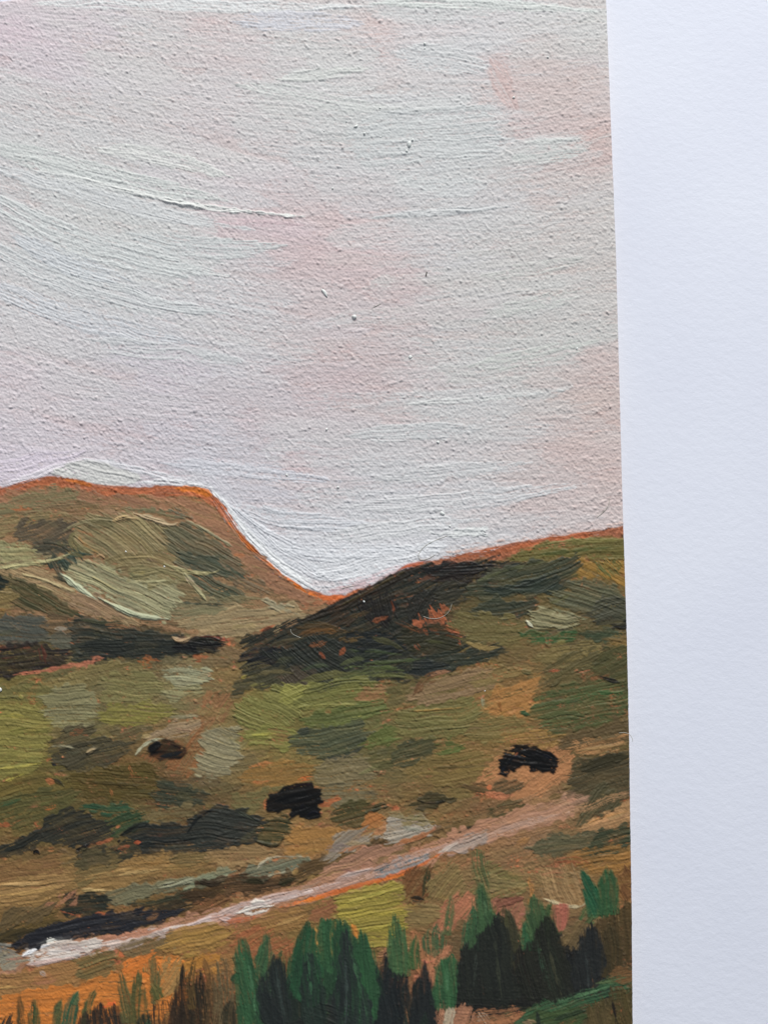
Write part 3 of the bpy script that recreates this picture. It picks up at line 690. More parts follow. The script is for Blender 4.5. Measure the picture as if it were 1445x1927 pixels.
D('852,1576 870,1555 902,1553 882,1568 858,1578', -10, '343222', dry=.05, th=1.0)
S('842,1590 842,1575 858,1566', 8, '4a3722', th=.8)
D('998,1592 1020,1575 1100,1562 1142,1570 1132,1591 1060,1606 1008,1613', -7, '56523a', dry=.08)
D('1118,1582 1145,1551 1200,1558 1200,1580 1140,1606 1130,1621 1078,1610', -14, '3e432e', dry=.08, th=1.1)
D('900,1560 1000,1545 1080,1545 1000,1580 900,1590', -14, '8a6542', dry=.25)
S('970,1590 1000,1575', 10, '92683c', dry=.3)

area('painted_bush'); AREA_ID['bush'] = CUR['rid']
D('-20,1604 50,1575 85,1540 130,1517 170,1525 212,1551 202,1580 140,1596 100,1581 40,1606 -20,1618', -20, '33332b', dry=.06, th=.9, gloss=.45)
S('0,1602 50,1588 84,1560', 12, '282b26', dry=.15)
D('140,1602 200,1596 262,1558 292,1600 232,1622 180,1627 148,1616', -20, '3a382b', dry=.12)
D('268,1592 240,1572 260,1550 300,1552 350,1546 390,1521 430,1522 476,1535 492,1551 476,1581 420,1601 350,1606 280,1611', -6, '2b2f2c', dry=.05, th=1.0, gloss=.45)
D('356,1552 380,1526 415,1519 460,1530 492,1551 472,1576 420,1586 368,1592 348,1576', 6, '343630', dry=.04, th=1.2, bend=-.15, gloss=.45)
S('354,1566 372,1538 396,1523 420,1518', 6, '1e2220', th=1.2, dry=.03); S('440,1524 476,1540 490,1552', 5, '3c4034', th=1.4, dry=.03)
S('270,1590 330,1582 400,1574 460,1562', 5, '222624', th=1.1); S('290,1600 360,1592 420,1586', 5, '3a3d36', th=1.1)
S('62,1606 70,1600 76,1606', 10, '16181b', th=3.6, dry=0, gloss=1, edge=.6); S('143,1600 156,1597 170,1588', 9, '202326', th=3.8, dry=0, gloss=1, edge=.6)
S('222,1585 228,1579', 6, '1e2124', th=2.6, dry=0, gloss=1); S('228,1572 245,1560 268,1546', 8, '20241f', th=1.6, dry=.02)
S('90,1600 104,1598', 8, 'a2683c', dry=.25, th=.2); S('182,1588 200,1583 214,1577', 7, 'aa623c', dry=.15, th=.2); S('222,1598 244,1592', 9, '8f4f32', dry=.35, th=.2); S('252,1586 266,1584', 6, 'a8522e', dry=.25, th=.2)
D('110,1600 140,1596 148,1640 116,1650', 4, '6a5438', dry=.35)

area('painted_meadow'); CUR['rid'] = AREA_ID['meadow']
D('-20,1630 100,1612 140,1602 152,1642 330,1606 400,1600 422,1620 350,1646 250,1661 150,1681 60,1702 -20,1716', -8, '8a6b3e', dry=.2, own=False)
D('-20,1634 110,1602 116,1650 40,1656 -20,1660', -8, '7b5a36', dry=.2)
D('145,1612 200,1605 232,1620 182,1661 140,1670', -12, '6b5a36', dry=.2)
D('146,1606 190,1600 212,1620 150,1641', -4, '4f472f', dry=.18)
D('-20,1665 120,1640 130,1672 40,1690 -20,1696', -6, '927144', dry=.18, th=1.1)
S('0,1664 50,1664 80,1660', 8, 'ab8a58', dry=.1, th=1.5); S('-10,1686 60,1680 130,1662', 6, 'a5824c', dry=.1, th=1.4); S('220,1648 260,1640 300,1636', 8, 'a98a56', dry=.1, th=1.6); S('160,1650 220,1640 270,1630', 6, '9d7c4a', dry=.2, th=1.2)
S('140,1672 165,1675 210,1676', 7, 'b0945e', th=1.8, dry=.05)
D('240,1620 320,1606 330,1625 260,1640', -8, '94703e', dry=.25)
D('330,1600 400,1602 410,1618 340,1630', -4, '6f5d38', dry=.2)
D('400,1600 520,1588 540,1612 470,1630 400,1632', -5, '8d7048', dry=.2)
D('198,1692 230,1670 300,1659 370,1647 402,1645 396,1660 300,1681 240,1706', -14, '6e694e', dry=.12)
S('282,1672 340,1660 400,1648', 9, '8b8a70', dry=.1, th=1.5)
D('340,1668 395,1642 432,1632 458,1640 422,1656 395,1664 350,1676', -12, '7f8468', dry=.1, th=1.3)
D('446,1642 500,1625 560,1609 592,1615 562,1636 500,1651 456,1661', -13, '696b56', dry=.06, th=1.2)
S('478,1642 500,1616 530,1611 578,1612', 3, 'a59c82', th=1.5, dry=.02); S('505,1648 550,1636 590,1622', 3, '9a947a', th=1.5, dry=.1)
D('112,1702 140,1685 200,1679 207,1710 180,1722 113,1716', -3, '2f3229', dry=.08)
S('120,1690 145,1680', 14, '3a3226', dry=.25); S('112,1712 150,1722', 6, '8a4a30', dry=.35, th=.2); S('180,1718 205,1722', 5, '9a5230', dry=.35, th=.2)
D('92,1690 140,1678 150,1690 112,1712 90,1708', -40, '9a6a4e', dry=.35, th=.3)
D('248,1700 300,1690 360,1669 374,1690 300,1706 258,1711', -15, '3a3a2a', dry=.1)
D('300,1700 372,1690 390,1700 330,1718 280,1712', -12, '3b3222', dry=.15)
D('345,1672 430,1645 480,1649 552,1655 562,1665 500,1681 400,1691 348,1701', -6, '43321f', dry=.12)
S('376,1656 400,1664 420,1656', 14, '382c1d', th=1.3, dry=.05); S('456,1660 480,1655 500,1662', 12, '35301c', th=1.2, dry=.05)
D('366,1696 450,1680 402,1721 346,1727', -22, '6c4a2d', dry=.2)
D('518,1652 600,1614 700,1584 832,1549 812,1580 700,1611 600,1641 548,1667', -19, '5a4529', dry=.1)
S('524,1664 540,1657 556,1653', 13, '33301c', th=1.3, dry=.03)
D('-20,1742 60,1714 100,1709 127,1730 60,1761 -20,1776', -18, '5b4a27', dry=.1)
D('0,1716 60,1700 92,1705 96,1724 30,1745 0,1748', -40, '604f33', dry=.15)
D('-20,1756 50,1744 60,1758 10,1778 -20,1780', -14, '3d3520', dry=.15)

# ------------------------------------------------------------------ path
area('painted_path'); AREA_ID['path'] = CUR['rid']
D('-60,1842 0,1826 60,1790 150,1765 250,1755 330,1730 400,1712 500,1690 600,1655 700,1625 800,1590 900,1545 1000,1514 1092,1499 1082,1531 1000,1561 900,1586 820,1621 760,1646 640,1681 560,1701 450,1736 380,1746 300,1766 200,1791 100,1811 0,1838', -17, 'a8795d', dry=.12, own=False, th=.5)
RID[inside(XX, YY, pts('-60,1842 0,1826 60,1790 150,1765 250,1755 330,1730 400,1712 500,1690 600,1655 700,1625 800,1590 900,1545 1000,1514 1092,1499 1082,1531 1000,1561 900,1586 820,1621 760,1646 640,1681 560,1701 450,1736 380,1746 300,1766 200,1791 100,1811 0,1838'))] = CUR['rid']
D('12,1776 70,1754 130,1734 212,1721 300,1714 342,1714 302,1736 220,1756 130,1763 60,1782 34,1791', -12, '2b2b2f', dry=.04, th=1.0, gloss=.45)
S('100,1746 180,1734 280,1722', 6, '3a3a3c', th=1.1); S('140,1730 190,1724 230,1728', 8, '22232a', dry=.1)
D('-20,1780 20,1776 40,1790 10,1802 -20,1812', 10, '77766e', dry=.15)
D('-20,1800 40,1795 60,1805 20,1822 -20,1832', -14, '8d8470', dry=.15)
D('840,1594 950,1543 1050,1508 1104,1492 1086,1528 980,1564 900,1588', -17, 'ac8268', dry=.26, mix=.35, soft=5, a=.85)
S('1060,1528 1110,1518 1150,1500 1200,1488', 16, 'a87f58', dry=.35, th=.3, mix=.3, soft=3)
S('900,1580 980,1550 1070,1528', 14, 'b9937c', dry=.3)
D('832,1592 900,1565 932,1559 902,1586 838,1612', -22, 'a08d80', dry=.1)
D('556,1692 640,1650 702,1629 692,1651 600,1692', -20, 'ad8b7c', dry=.2)
D('698,1646 740,1620 802,1599 806,1612 760,1641 708,1652', -20, '8c8a88', dry=.06)
S('700,1644 718,1634 742,1630', 12, '5f6464', dry=.05)
D('718,1582 724,1535 770,1538 822,1545 802,1570 760,1586', -14, 'a19686', dry=.08, th=1.1)
D('734,1526 812,1540 792,1555 738,1552', 4, '84744e', dry=.12)
D('608,1614 625,1580 660,1559 702,1570 692,1591 640,1611', -32, '8a7d6c', dry=.08)
S('640,1604 668,1594 690,1590', 8, 'a8704c', dry=.25, th=.2); S('700,1570 722,1562 724,1545', 12, 'a8744c', dry=.25, th=.2)
S('770,1584 800,1572 822,1556 818,1542', 5, 'c07448', dry=.15, th=.2)
S('740,1590 790,1574 820,1560', 10, '98623c', dry=.25, th=.3)
D('640,1606 740,1588 760,1600 660,1640 580,1668', -20, 'a2765c', dry=.2)
S('340,1746 400,1728 480,1700 560,1682 640,1660', 19, 'bfa398', dry=.25, th=.8)
S('640,1668 720,1636 800,1606 880,1576', 16, 'b08c7a', dry=.35, th=.6)
S('150,1784 230,1772 310,1750 360,1738', 13, 'cdbdb4', dry=.3, th=1.0)
D('188,1776 240,1765 312,1744 324,1755 250,1781 198,1786', -16, 'b8a398', dry=.12)
S('150,1770 220,1764 300,1748 330,1736', 14, 'ab765c', dry=.2, th=.4)
D('36,1796 60,1779 105,1764 142,1765 202,1775 152,1796 60,1816', -12, 'c4b8ae', dry=.22, th=1.2, var=.12, mix=.2)
S('42,1799 66,1785 96,1777', 8, 'f0efea', th=2.0, dry=0, edge=.5); S('72,1778 100,1766 130,1766', 8, 'e2dfd4', th=1.8, dry=.05); S('70,1796 120,1790 180,1780', 8, 'd5cac2', th=1.2, dry=.2)
S('60,1806 120,1800 170,1794', 6, 'd0c4bc', th=1.0, dry=.25)
S('50,1815 100,1808 150,1800', 9, 'bfa59c', dry=.15)
D('448,1718 470,1700 512,1694 512,1707 470,1722', -14, 'd6cdc2', dry=.05, th=1.8, edge=.6)
S('410,1727 435,1732 460,1728', 7, 'd3c1bb', th=1.3, dry=.1); S('350,1742 390,1730 420,1722', 8, 'cbb5ae', th=1.1, dry=.2)
S('470,1706 540,1690 600,1672', 5, 'cbb6ae', th=1.0, dry=.25); S('640,1650 680,1640 700,1634', 9, 'b8a298', th=1.0, dry=.2)
S('820,1612 836,1598 860,1586', 8, 'b0a094', dry=.2, th=.8)
S('524,1708 560,1699 620,1682 690,1662 770,1640 832,1604', 10, 'c9672a', dry=.12, th=.2, br=3)
S('560,1700 620,1684', 5, 'd8741e', dry=.1, th=.2); S('700,1661 760,1645', 5, 'd47026', dry=.1, th=.2)
S('424,1734 455,1732 494,1722', 9, 'b1613c', dry=.25, th=.2)
S('190,1790 210,1796 224,1788', 11, 'b0684a', dry=.3, th=.2); S('226,1792 234,1800', 9, 'c0683c', dry=.2, th=.2)
D('12,1779 70,1752 130,1731 212,1717 300,1711 346,1711 302,1735 220,1753 130,1762 60,1781 34,1793', -12, '292a30', dry=.06, th=.9, mix=.05, gloss=.45)
S('90,1752 180,1736 300,1720', 5, '3b3b3f', th=1.0)
D('232,1772 332,1754 346,1770 302,1790 234,1808', -18, '74603f', dry=.1)
D('143,1802 215,1784 222,1830 170,1852 145,1832', -18, '6f5f39', dry=.08, th=1.1)

area('painted_meadow'); CUR['rid'] = AREA_ID['meadow']
D('-20,1846 60,1822 140,1806 152,1850 100,1872 60,1881 -20,1884', -6, '936b3e', dry=.18, bend=.1)
S('76,1828 88,1836', 8, 'a89688', dry=.3); S('60,1850 110,1842', 12, 'a06c48', dry=.3); S('-10,1860 40,1856', 7, 'a5814a', dry=.2)
D('328,1746 400,1740 442,1745 422,1780 350,1801 298,1790', -14, '957138', dry=.12, th=1.1)
D('486,1728 560,1705 584,1710 562,1750 500,1756 468,1750', -14, '8e6939', dry=.15, th=1.0)
S('520,1740 560,1730 575,1718', 8, '9d7a48', dry=.2)
D('438,1750 490,1740 520,1760 560,1765 550,1800 470,1810 440,1790', -30, '9a5c38', dry=.3, th=.4)
D('628,1690 660,1680 720,1660 764,1660 769,1740 740,1772 700,1781 650,1740 634,1720', -10, '8e7f33', dry=.08, var=.2, th=1.2)
S('640,1704 700,1684 756,1670', 7, 'a0913e', th=1.3); S('690,1752 740,1738 764,1722', 7, '988a38', th=1.3)
D('580,1708 630,1690 640,1722 600,1735 575,1730', -20, '8f5c3c', dry=.25, th=.4)
D('763,1642 800,1629 816,1640 812,1682 770,1697 760,1670', -58, '6d4627', dry=.15)
S('806,1628 802,1660 794,1692', 12, '3c3a23', dry=.12); S('770,1690 800,1694', 10, '2f281c', dry=.2)
D('812,1642 860,1619 874,1660 862,1690 808,1692', -50, '7d693f', dry=.08, th=1.2)
D('848,1682 895,1674 897,1720 820,1772 818,1720', -60, 'a96a4c', dry=.2, th=.4)
D('765,1700 825,1695 820,1740 768,1752', 4, '7d6840', dry=.14)
D('920,1692 985,1674 988,1760 960,1742 928,1712', -60, '945f48', dry=.22, th=.4)
S('930,1704 960,1690 984,1690', 22, '774a38', dry=.25)
D('896,1612 980,1648 1002,1680 900,1692 888,1660', -20, '6e6439', dry=.12)
D('900,1650 990,1655 985,1672 900,1676', 6, '857347', dry=.12, th=1.4, br=6)
D('1018,1642 1080,1624 1098,1700 1062,1702 1018,1690', 70, '957750', dry=.22, th=1.0, br=4, var=.18, mix=.4, rough=8)
D('1064,1602 1200,1588 1200,1642 1100,1641', -10, '8e6531', dry=.25)
S('1040,1622 1080,1614 1110,1628', 12, '8a4e2e', dry=.3, th=.3)
D('1162,1642 1200,1620 1200,1692 1166,1692', 60, '6c4828', dry=.2)
S('995,1650 1000,1680 995,1700', 14, 'a5703a', dry=.3, th=.3)
D('800,1800 850,1770 860,1800 840,1850 800,1870', -70, 'a46c4c', dry=.25, th=.3); D('770,1760 815,1760 806,1840 790,1850', 80, 'a06a44', dry=.3, th=.3)
D('724,1775 770,1770 760,1812 724,1815', -20, '9a6a4a', dry=.25)
S('1020,1690 1060,1704 1094,1708 1106,1692', 6, 'b7a680', th=1.7, dry=.08)

# small broken touches that drag neighbouring colours into each other
RR = np.random.default_rng(61)
def touches(n, y0, y1):
    for _ in range(n):
        x = RR.uniform(-30, 1185); y = RR.uniform(y0, y1)
        if y < np.interp(x, RIDGE[:, 0], RIDGE[:, 1]) + 40: continue
        i = min(np.searchsorted(xs, x + RR.normal(0, 14)), W - 1); j_ = min(np.searchsorted(ys, y + RR.normal(0, 9)), H - 1)
        c = COL[j_, i] * .75 + land_c(x, y) * .25
        c = np.clip(jit(c, RR, .16) * np.array([1 + RR.normal(0, .07), 1 + RR.normal(0, .05), 1 + RR.normal(0, .12)]), .004, .8).astype(np.float32)
        L = RR.uniform(16, 62); a = math.radians(RR.normal(-8, 14) if y > 1180 or x > 450 else RR.normal(18, 14))
        P = np.array([(x - math.cos(a) * L / 2, y - math.sin(a) * L / 2), (x + RR.normal(0, 2), y + RR.normal(0, 2)), (x + math.cos(a) * L / 2, y + math.sin(a) * L / 2)])
        S(P, RR.uniform(5, 17), c, a=RR.uniform(.25, .55), dry=RR.uniform(.2, .42), var=.16, br=2.3, th=RR.uniform(.2, .7), own=None, mix=.3, gloss=.45, edge=.2, t0=.1, t1=.3, flat=.2, soft=2.5)
touches(420, 930, 1860)
def hairlines(n, y0, y1):
    for _ in range(n):
        x = RR.uniform(-30, 1185); y = RR.uniform(y0, y1)
        if y < np.interp(x, RIDGE[:, 0], RIDGE[:, 1]) + 36: continue
        i = min(np.searchsorted(xs, x + RR.normal(0, 9)), W - 1); j_ = min(np.searchsorted(ys, y + RR.normal(0, 7)), H - 1)
        c = np.clip(jit(COL[j_, i], RR, .26) * np.array([1 + RR.normal(0, .08), 1 + RR.normal(0, .05), 1 + RR.normal(0, .12)]), .004, .8).astype(np.float32)
        L = RR.uniform(14, 58); a = math.radians(RR.normal(-8, 12) if y > 1180 or x > 450 else RR.normal(18, 14))
        P = np.array([(x - math.cos(a) * L / 2, y - math.sin(a) * L / 2), (x + RR.normal(0, 2), y + RR.normal(0, 2)), (x + math.cos(a) * L / 2, y + math.sin(a) * L / 2)])
        S(P, RR.uniform(3, 6.5), c, a=RR.uniform(.3, .7), dry=RR.uniform(.1, .35), var=.1, br=2.2, th=RR.uniform(.4, 1.1), own=None, mix=.2, gloss=.45, edge=.3, t0=.2, t1=.4, flat=.2, soft=1.8)
hairlines(260, 930, 1860)

# ------------------------------------------------------------------ grass of the foreground
area('painted_grass'); AREA_ID['grass'] = CUR['rid']
RID[(YY > 1880) & (XX < 1200)] = CUR['rid']
RID[inside(XX, YY, pts('430,1900 440,1780 560,1740 720,1740 800,1810 860,1720 1000,1680 1200,1680 1200,2400 430,2400'))] = CUR['rid']
D('-30,1876 150,1852 230,1830 300,1800 352,1800 352,1900 200,1940 -30,1945', -6, 'c4732a', dry=.15, own=False, th=.3, gloss=.35)
D('225,1812 262,1800 292,1790 302,1830 240,1842', -30, 'c97028', dry=.2, th=.2)
D('200,1884 216,1880 218,1896 202,1898', 0, 'd0602a', dry=.2, th=.1); D('242,1884 254,1880 254,1898 244,1900', 0, 'd05c22', dry=.15, th=.1)
D('298,1812 350,1800 347,1870 298,1862', -60, '987442', dry=.18)
D('346,1800 420,1790 420,1830 350,1830', -20, 'a8722e', dry=.3, th=.2)
D('280,1806 300,1800 300,1850 282,1850', 80, '7d6236', dry=.25)
G = dict(name='grass_blade', t0=.02, pw=.6, gloss=.5)
def blade(s, w, c, t1=.42, dry=.05, **k):
    w = w * 1.2
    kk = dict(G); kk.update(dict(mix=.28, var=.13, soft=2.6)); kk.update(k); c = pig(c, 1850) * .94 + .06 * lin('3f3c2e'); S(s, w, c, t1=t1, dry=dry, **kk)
D('140,1945 150,1905 200,1895 230,1915 280,1900 330,1880 400,1850 440,1870 440,1945', 80, '4a3624', dry=.42, own=False)
blade('42,1940 40,1905 38,1870', 11, '5a4626'); blade('66,1940 66,1910 65,1880', 17, '454f2d'); blade('58,1940 55,1908', 8, '4a4a2a')
blade('104,1940 110,1905 117,1876', 14, '4f5331'); blade('128,1940 134,1900 147,1866', 24, '33523a'); blade('138,1890 144,1876 147,1866', 12, '3a5f40')
blade('158,1940 164,1895 181,1860', 13, '515732'); blade('158,1940 162,1905', 22, '352c24'); blade('190,1942 190,1912 190,1884', 26, '372d25'); blade('222,1942 219,1912 216,1890', 26, '332e27')
blade('242,1925 236,1880 227,1828', 20, '585532', t1=.6); blade('262,1942 262,1890 262,1826', 30, '55522d', t1=.6, dry=.2); blade('292,1890 293,1840 289,1796', 14, '5d5733'); blade('300,1880 290,1850', 18, '55552c')
blade('276,1940 270,1905', 22, '2e3326'); blade('345,1942 346,1880 346,1816', 30, '2f271e'); blade('376,1942 377,1890 376,1828', 30, '2f291f'); blade('330,1942 332,1900 340,1860', 22, '3b2c20'); blade('362,1900 358,1860 366,1800', 14, '5a4524', dry=.3); blade('402,1942 400,1890 398,1826', 26, '4f3d26', dry=.3)
blade('396,1860 392,1830 384,1800', 10, '6a4a28'); blade('420,1940 426,1870 418,1800', 40, '66563a', dry=.4)
blade('432,1942 430,1910 436,1880', 24, '3b3626'); blade('440,1850 446,1838 455,1834', 16, '2c4a30', t0=.2)
# the big green clump
D('476,1945 482,1872 520,1840 560,1830 600,1806 650,1800 705,1810 732,1866 724,1945', 84, '28332b', dry=.04, own=False, gloss=.5)
blade('474,1945 470,1880 452,1760', 42, '2f5535', t1=.55); blade('462,1890 468,1930', 30, '2a5033', t1=.4); blade('500,1880 502,1820 501,1757', 30, '39583a')
blade('528,1850 526,1820 530,1790', 22, '4a4f2e', dry=.3); blade('545,1830 542,1790 541,1760', 12, '76482a', dry=.35)
blade('520,1950 516,1880 518,1800', 64, '262d2b', t1=.5); blade('552,1880 556,1820 562,1770', 24, '1f4f31'); blade('566,1880 572,1810 580,1738', 40, '28492f', t1=.5, pw=.5); blade('582,1950 574,1880 576,1790', 62, '253029', t1=.45)
blade('616,1840 612,1790 608,1732', 38, '2f5834', t1=.4, pw=.4); blade('632,1860 634,1800 630,1735', 40, '2f5735', t1=.4, pw=.4); blade('656,1950 652,1860 650,1738', 72, '28432f', t1=.4, pw=.5); blade('646,1950 646,1850 648,1752', 46, '282e2d', t1=.5, dry=.15)
blade('704,1950 696,1850 680,1750', 44, '2b5532', t1=.5); blade('690,1940 682,1860 668,1790', 26, '2c5a36', dry=.2); blade('620,1870 624,1830 636,1815', 22, '28452f')
blade('488,1870 520,1930 540,1960', 30, '22272a', t1=.4); blade('600,1940 560,1860', 8, '35423c', dry=.2); blade('700,1930 690,1880', 10, '3c5a3a', dry=.3)
S('594,1740 594,1768 602,1792', 4, 'b58440', dry=.1, th=.2); S('624,1736 623,1770 626,1806', 4, 'b0823c', dry=.1, th=.2); S('662,1738 672,1764', 9, 'b5722c', dry=.15, th=.2)
D('520,1950 600,1890 680,1880 740,1905 740,1950', 20, '2a2d2a', dry=.1, own=False)
# between and right
blade('750,1840 748,1780 743,1720', 40, '3e5d37', t1=.65, dry=.14); blade('780,1824 778,1790 782,1760', 22, '3a5932', t1=.5); blade('818,1800 816,1770 822,1740', 38, '43593a', t1=.45, dry=.2, t0=.3); blade('840,1760 846,1720 849,1684', 15, '515f3a', dry=.2)
blade('728,1950 722,1870 727,1796', 44, '1f2629', t1=.55); blade('742,1930 738,1860 736,1815', 30, '23282c'); blade('774,1950 762,1890 760,1850', 40, '25302b', t1=.5); blade('806,1950 802,1880 799,1808', 38, '23282b', t1=.7); blade('786,1920 786,1880 788,1838', 22, '262a27'); blade('816,1930 812,1890 814,1868', 22, '1a1d1e')
blade('838,1890 842,1840 848,1800', 44, '2e5835', t1=.3, pw=.5); blade('826,1890 822,1850', 30, '34593a', dry=.2)
D('862,1890 862,1800 885,1752 900,1728 925,1720 952,1728 966,1762 990,1774 1010,1742 1030,1718 1046,1740 1062,1780 1090,1762 1112,1736 1126,1760 1140,1832 1062,1872 980,1892 890,1900', 82, '242724', dry=.05, own=False, th=.8, gloss=.5)
blade('908,1770 908,1720 904,1660', 40, '3b5935', t1=.6, dry=.15); blade('918,1740 922,1715', 30, '3d5c38', dry=.2); blade('884,1790 886,1750 890,1708', 30, '33583a', t1=.5, dry=.15); blade('895,1600 905,1650 915,1690', 26, '4f5a36', dry=.35)
blade('950,1830 956,1770 948,1705', 40, '45442b', t1=.5, dry=.12); blade('962,1800 966,1750 958,1716', 18, '3c3a28', dry=.12)
blade('912,1880 910,1800 910,1726', 62, '232825', t1=.4); blade('880,1890 876,1830 884,1770', 34, '262a27', t1=.4); blade('938,1880 936,1800 934,1726', 40, '2a2f29', t1=.4)
blade('1012,1790 1010,1740 1004,1684', 42, '3b5834', t1=.55, dry=.14); blade('1034,1760 1030,1720 1034,1700', 40, '40522f', dry=.25); blade('994,1790 990,1760 988,1734', 20, '2f5838', t1=.5)
blade('1040,1890 1030,1810 1020,1722', 52, '26281f', t1=.45); blade('1062,1890 1040,1830 1026,1760', 30, '2f3a2c', dry=.2); blade('1000,1890 985,1830 976,1780', 50, '2a2721', t1=.5)
blade('1052,1752 1056,1728 1054,1700', 26, 'a55f4c', t0=.6, t1=.05, dry=.15, name='brush_stroke')
D('1052,1760 1100,1718 1124,1728 1102,1770 1072,1790 1056,1785', -55, '6d5939', dry=.1)
D('1126,1722 1200,1686 1200,1822 1140,1832 1118,1790', 82, '4b3c22', dry=.12, th=1.0)
blade('1120,1725 1112,1680 1092,1636', 26, '1f5638', t1=.55); blade('1144,1722 1144,1680 1142,1634', 34, '2f5633', t1=.4, pw=.5); blade('1100,1735 1108,1715 1130,1720', 26, '3c5632', dry=.25)
blade('1116,1880 1114,1810 1112,1736', 54, '25282a', t1=.45); blade('1084,1880 1080,1810 1076,1784', 44, '222526', t1=.4); blade('1150,1840 1150,1780 1146,1740', 34, '403620', t1=.5, dry=.15)
blade('1080,1880 1100,1870 1080,1810', 10, '3a3d30', dry=.3)
D('828,1875 900,1862 1000,1856 1052,1880 980,1902 900,1916 838,1902', 4, '252622', dry=.08)
D('818,1900 850,1880 900,1905 900,1945 818,1945', -70, '9a6b50', dry=.2, th=.3); S('850,1888 846,1910 838,1945', 18, 'a8977e', dry=.2); S('900,1905 915,1925 920,1945', 20, '9a8570', dry=.25)
D('880,1912 960,1895 990,1910 960,1945 880,1945', -10, '8f6040', dry=.3, th=.4)
D('960,1930 1000,1889 1060,1870 1130,1850 1180,1834 1200,1850 1150,1881 1080,1901 1030,1945', -18, '39593a', dry=.25, th=1.1, var=.25, mix=.35)
S('1010,1896 1070,1878 1130,1862 1170,1846', 7, '4a6a48', th=1.2, dry=.15); S('1120,1850 1160,1842 1185,1838', 9, '4a5a38', dry=.15)
D('990,1904 1100,1896 1104,1945 980,1945', -10, '3d4d2c', dry=.12)
S('1040,1920 1080,1905 1108,1900', 10, '2c3a26', dry=.2); D('1000,1922 1022,1916 1024,1940 1004,1940', 10, '8a7052', dry=.3)
D('1103,1892 1150,1870 1200,1856 1200,1945 1098,1945', 75, '4b4124', dry=.1, th=1.0)
D('1108,1900 1130,1888 1150,1900 1152,1945 1106,1945', 85, '57492c', dry=.12); S('1150,1880 1158,1910 1160,1945', 5, '231d12', th=.8)
D('1140,1830 1200,1815 1200,1846 1150,1850', -10, '70502f', dry=.25)
K = dict(name='grass_blade', rough=2.6, mix=.24, th=.75, dry=.1, gloss=.5, var=.2, br=2.8, grow=.5, soft=2.4)
for p, a_, c in [('440,1787 452,1762 460,1759 470,1790 482,1832 492,1890 494,1945 462,1945 452,1860 441,1812', 76, '2f5737'), ('480,1812 492,1776 502,1756 507,1790 509,1832 490,1848', 98, '3a5b3a'),
    ('481,1862 500,1820 515,1799 531,1804 541,1850 550,1945 505,1945 484,1884', 80, '262e2d'), ('547,1862 550,1802 560,1772 570,1764 575,1745 590,1738 598,1760 602,1792 607,1852 592,1902 560,1882', 97, '275335'),
    ('562,1852 572,1800 585,1784 600,1815 613,1870 614,1945 575,1945', 84, '27362f'), ('599,1748 612,1727 626,1734 624,1790 627,1832 612,1832 603,1790', 88, '305937'),
    ('629,1738 650,1729 662,1744 671,1772 680,1758 690,1752 696,1790 713,1840 714,1902 694,1945 640,1945 631,1850 627,1780', 84, '2b5234'), ('638,1772 650,1749 658,1754 666,1800 686,1850 702,1902 694,1945 630,1945 631,1840', 86, '283130'),
    ('715,1840 727,1795 738,1830 752,1828 766,1838 771,1872 748,1945 713,1945', 90, '20272a'), ('732,1792 742,1746 746,1720 756,1755 769,1800 766,1832 735,1822', 80, '405f3a'),
    ('777,1872 790,1836 798,1804 808,1840 817,1880 820,1945 768,1945', 90, '23282a'), ('814,1892 820,1832 838,1799 856,1803 862,1850 857,1892 832,1897', 84, '305836'),
    ('861,1882 864,1800 888,1770 908,1730 925,1721 950,1734 969,1790 962,1830 982,1862 970,1886 900,1892', 84, '252924'), ('874,1757 886,1712 895,1692 904,1664 917,1700 929,1731 905,1746 882,1792', 84, '3b5937'),
    ('964,1842 985,1790 1010,1740 1030,1719 1048,1745 1061,1790 1086,1862 1060,1882 980,1882', 76, '272921'), ('989,1742 995,1692 1004,1684 1020,1710 1033,1716 1010,1740 998,1782', 78, '3c5634'),
    ('1074,1862 1080,1790 1100,1760 1112,1737 1126,1765 1141,1822 1100,1872', 84, '26292a'), ('1092,1636 1108,1654 1122,1672 1129,1722 1112,1724 1103,1690', 66, '205538'), ('1128,1722 1130,1680 1142,1634 1153,1645 1161,1670 1162,1707 1140,1724', 88, '305533')]:
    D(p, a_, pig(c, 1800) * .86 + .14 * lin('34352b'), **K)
SAT[0] = 0.85
for p, w, c in [('466,1800 474,1850 482,1920', 6, '3f6a45'), ('580,1770 582,1820 586,1870', 6, '35603f'), ('660,1790 676,1850 690,1910', 6, '3a6040'), ('520,1820 528,1870 536,1930', 6, '35403b'), ('650,1800 652,1860 650,1930', 6, '384440'),
                ('896,1790 892,1840 890,1880', 5, '3b4238'), ('930,1760 936,1820 944,1880', 5, '3c4030'), ('1030,1770 1040,1820 1056,1870', 5, '40402c'), ('1010,1770 1022,1830 1036,1880', 5, '2f4432'), ('1100,1790 1104,1830 1108,1870', 5, '363c3a'), ('910,1690 914,1720', 6, '507048'), ('840,1820 842,1870', 6, '3f6b44')]:
    S(p, w, c, dry=.3, th=.6, mix=.3, name='grass_blade')

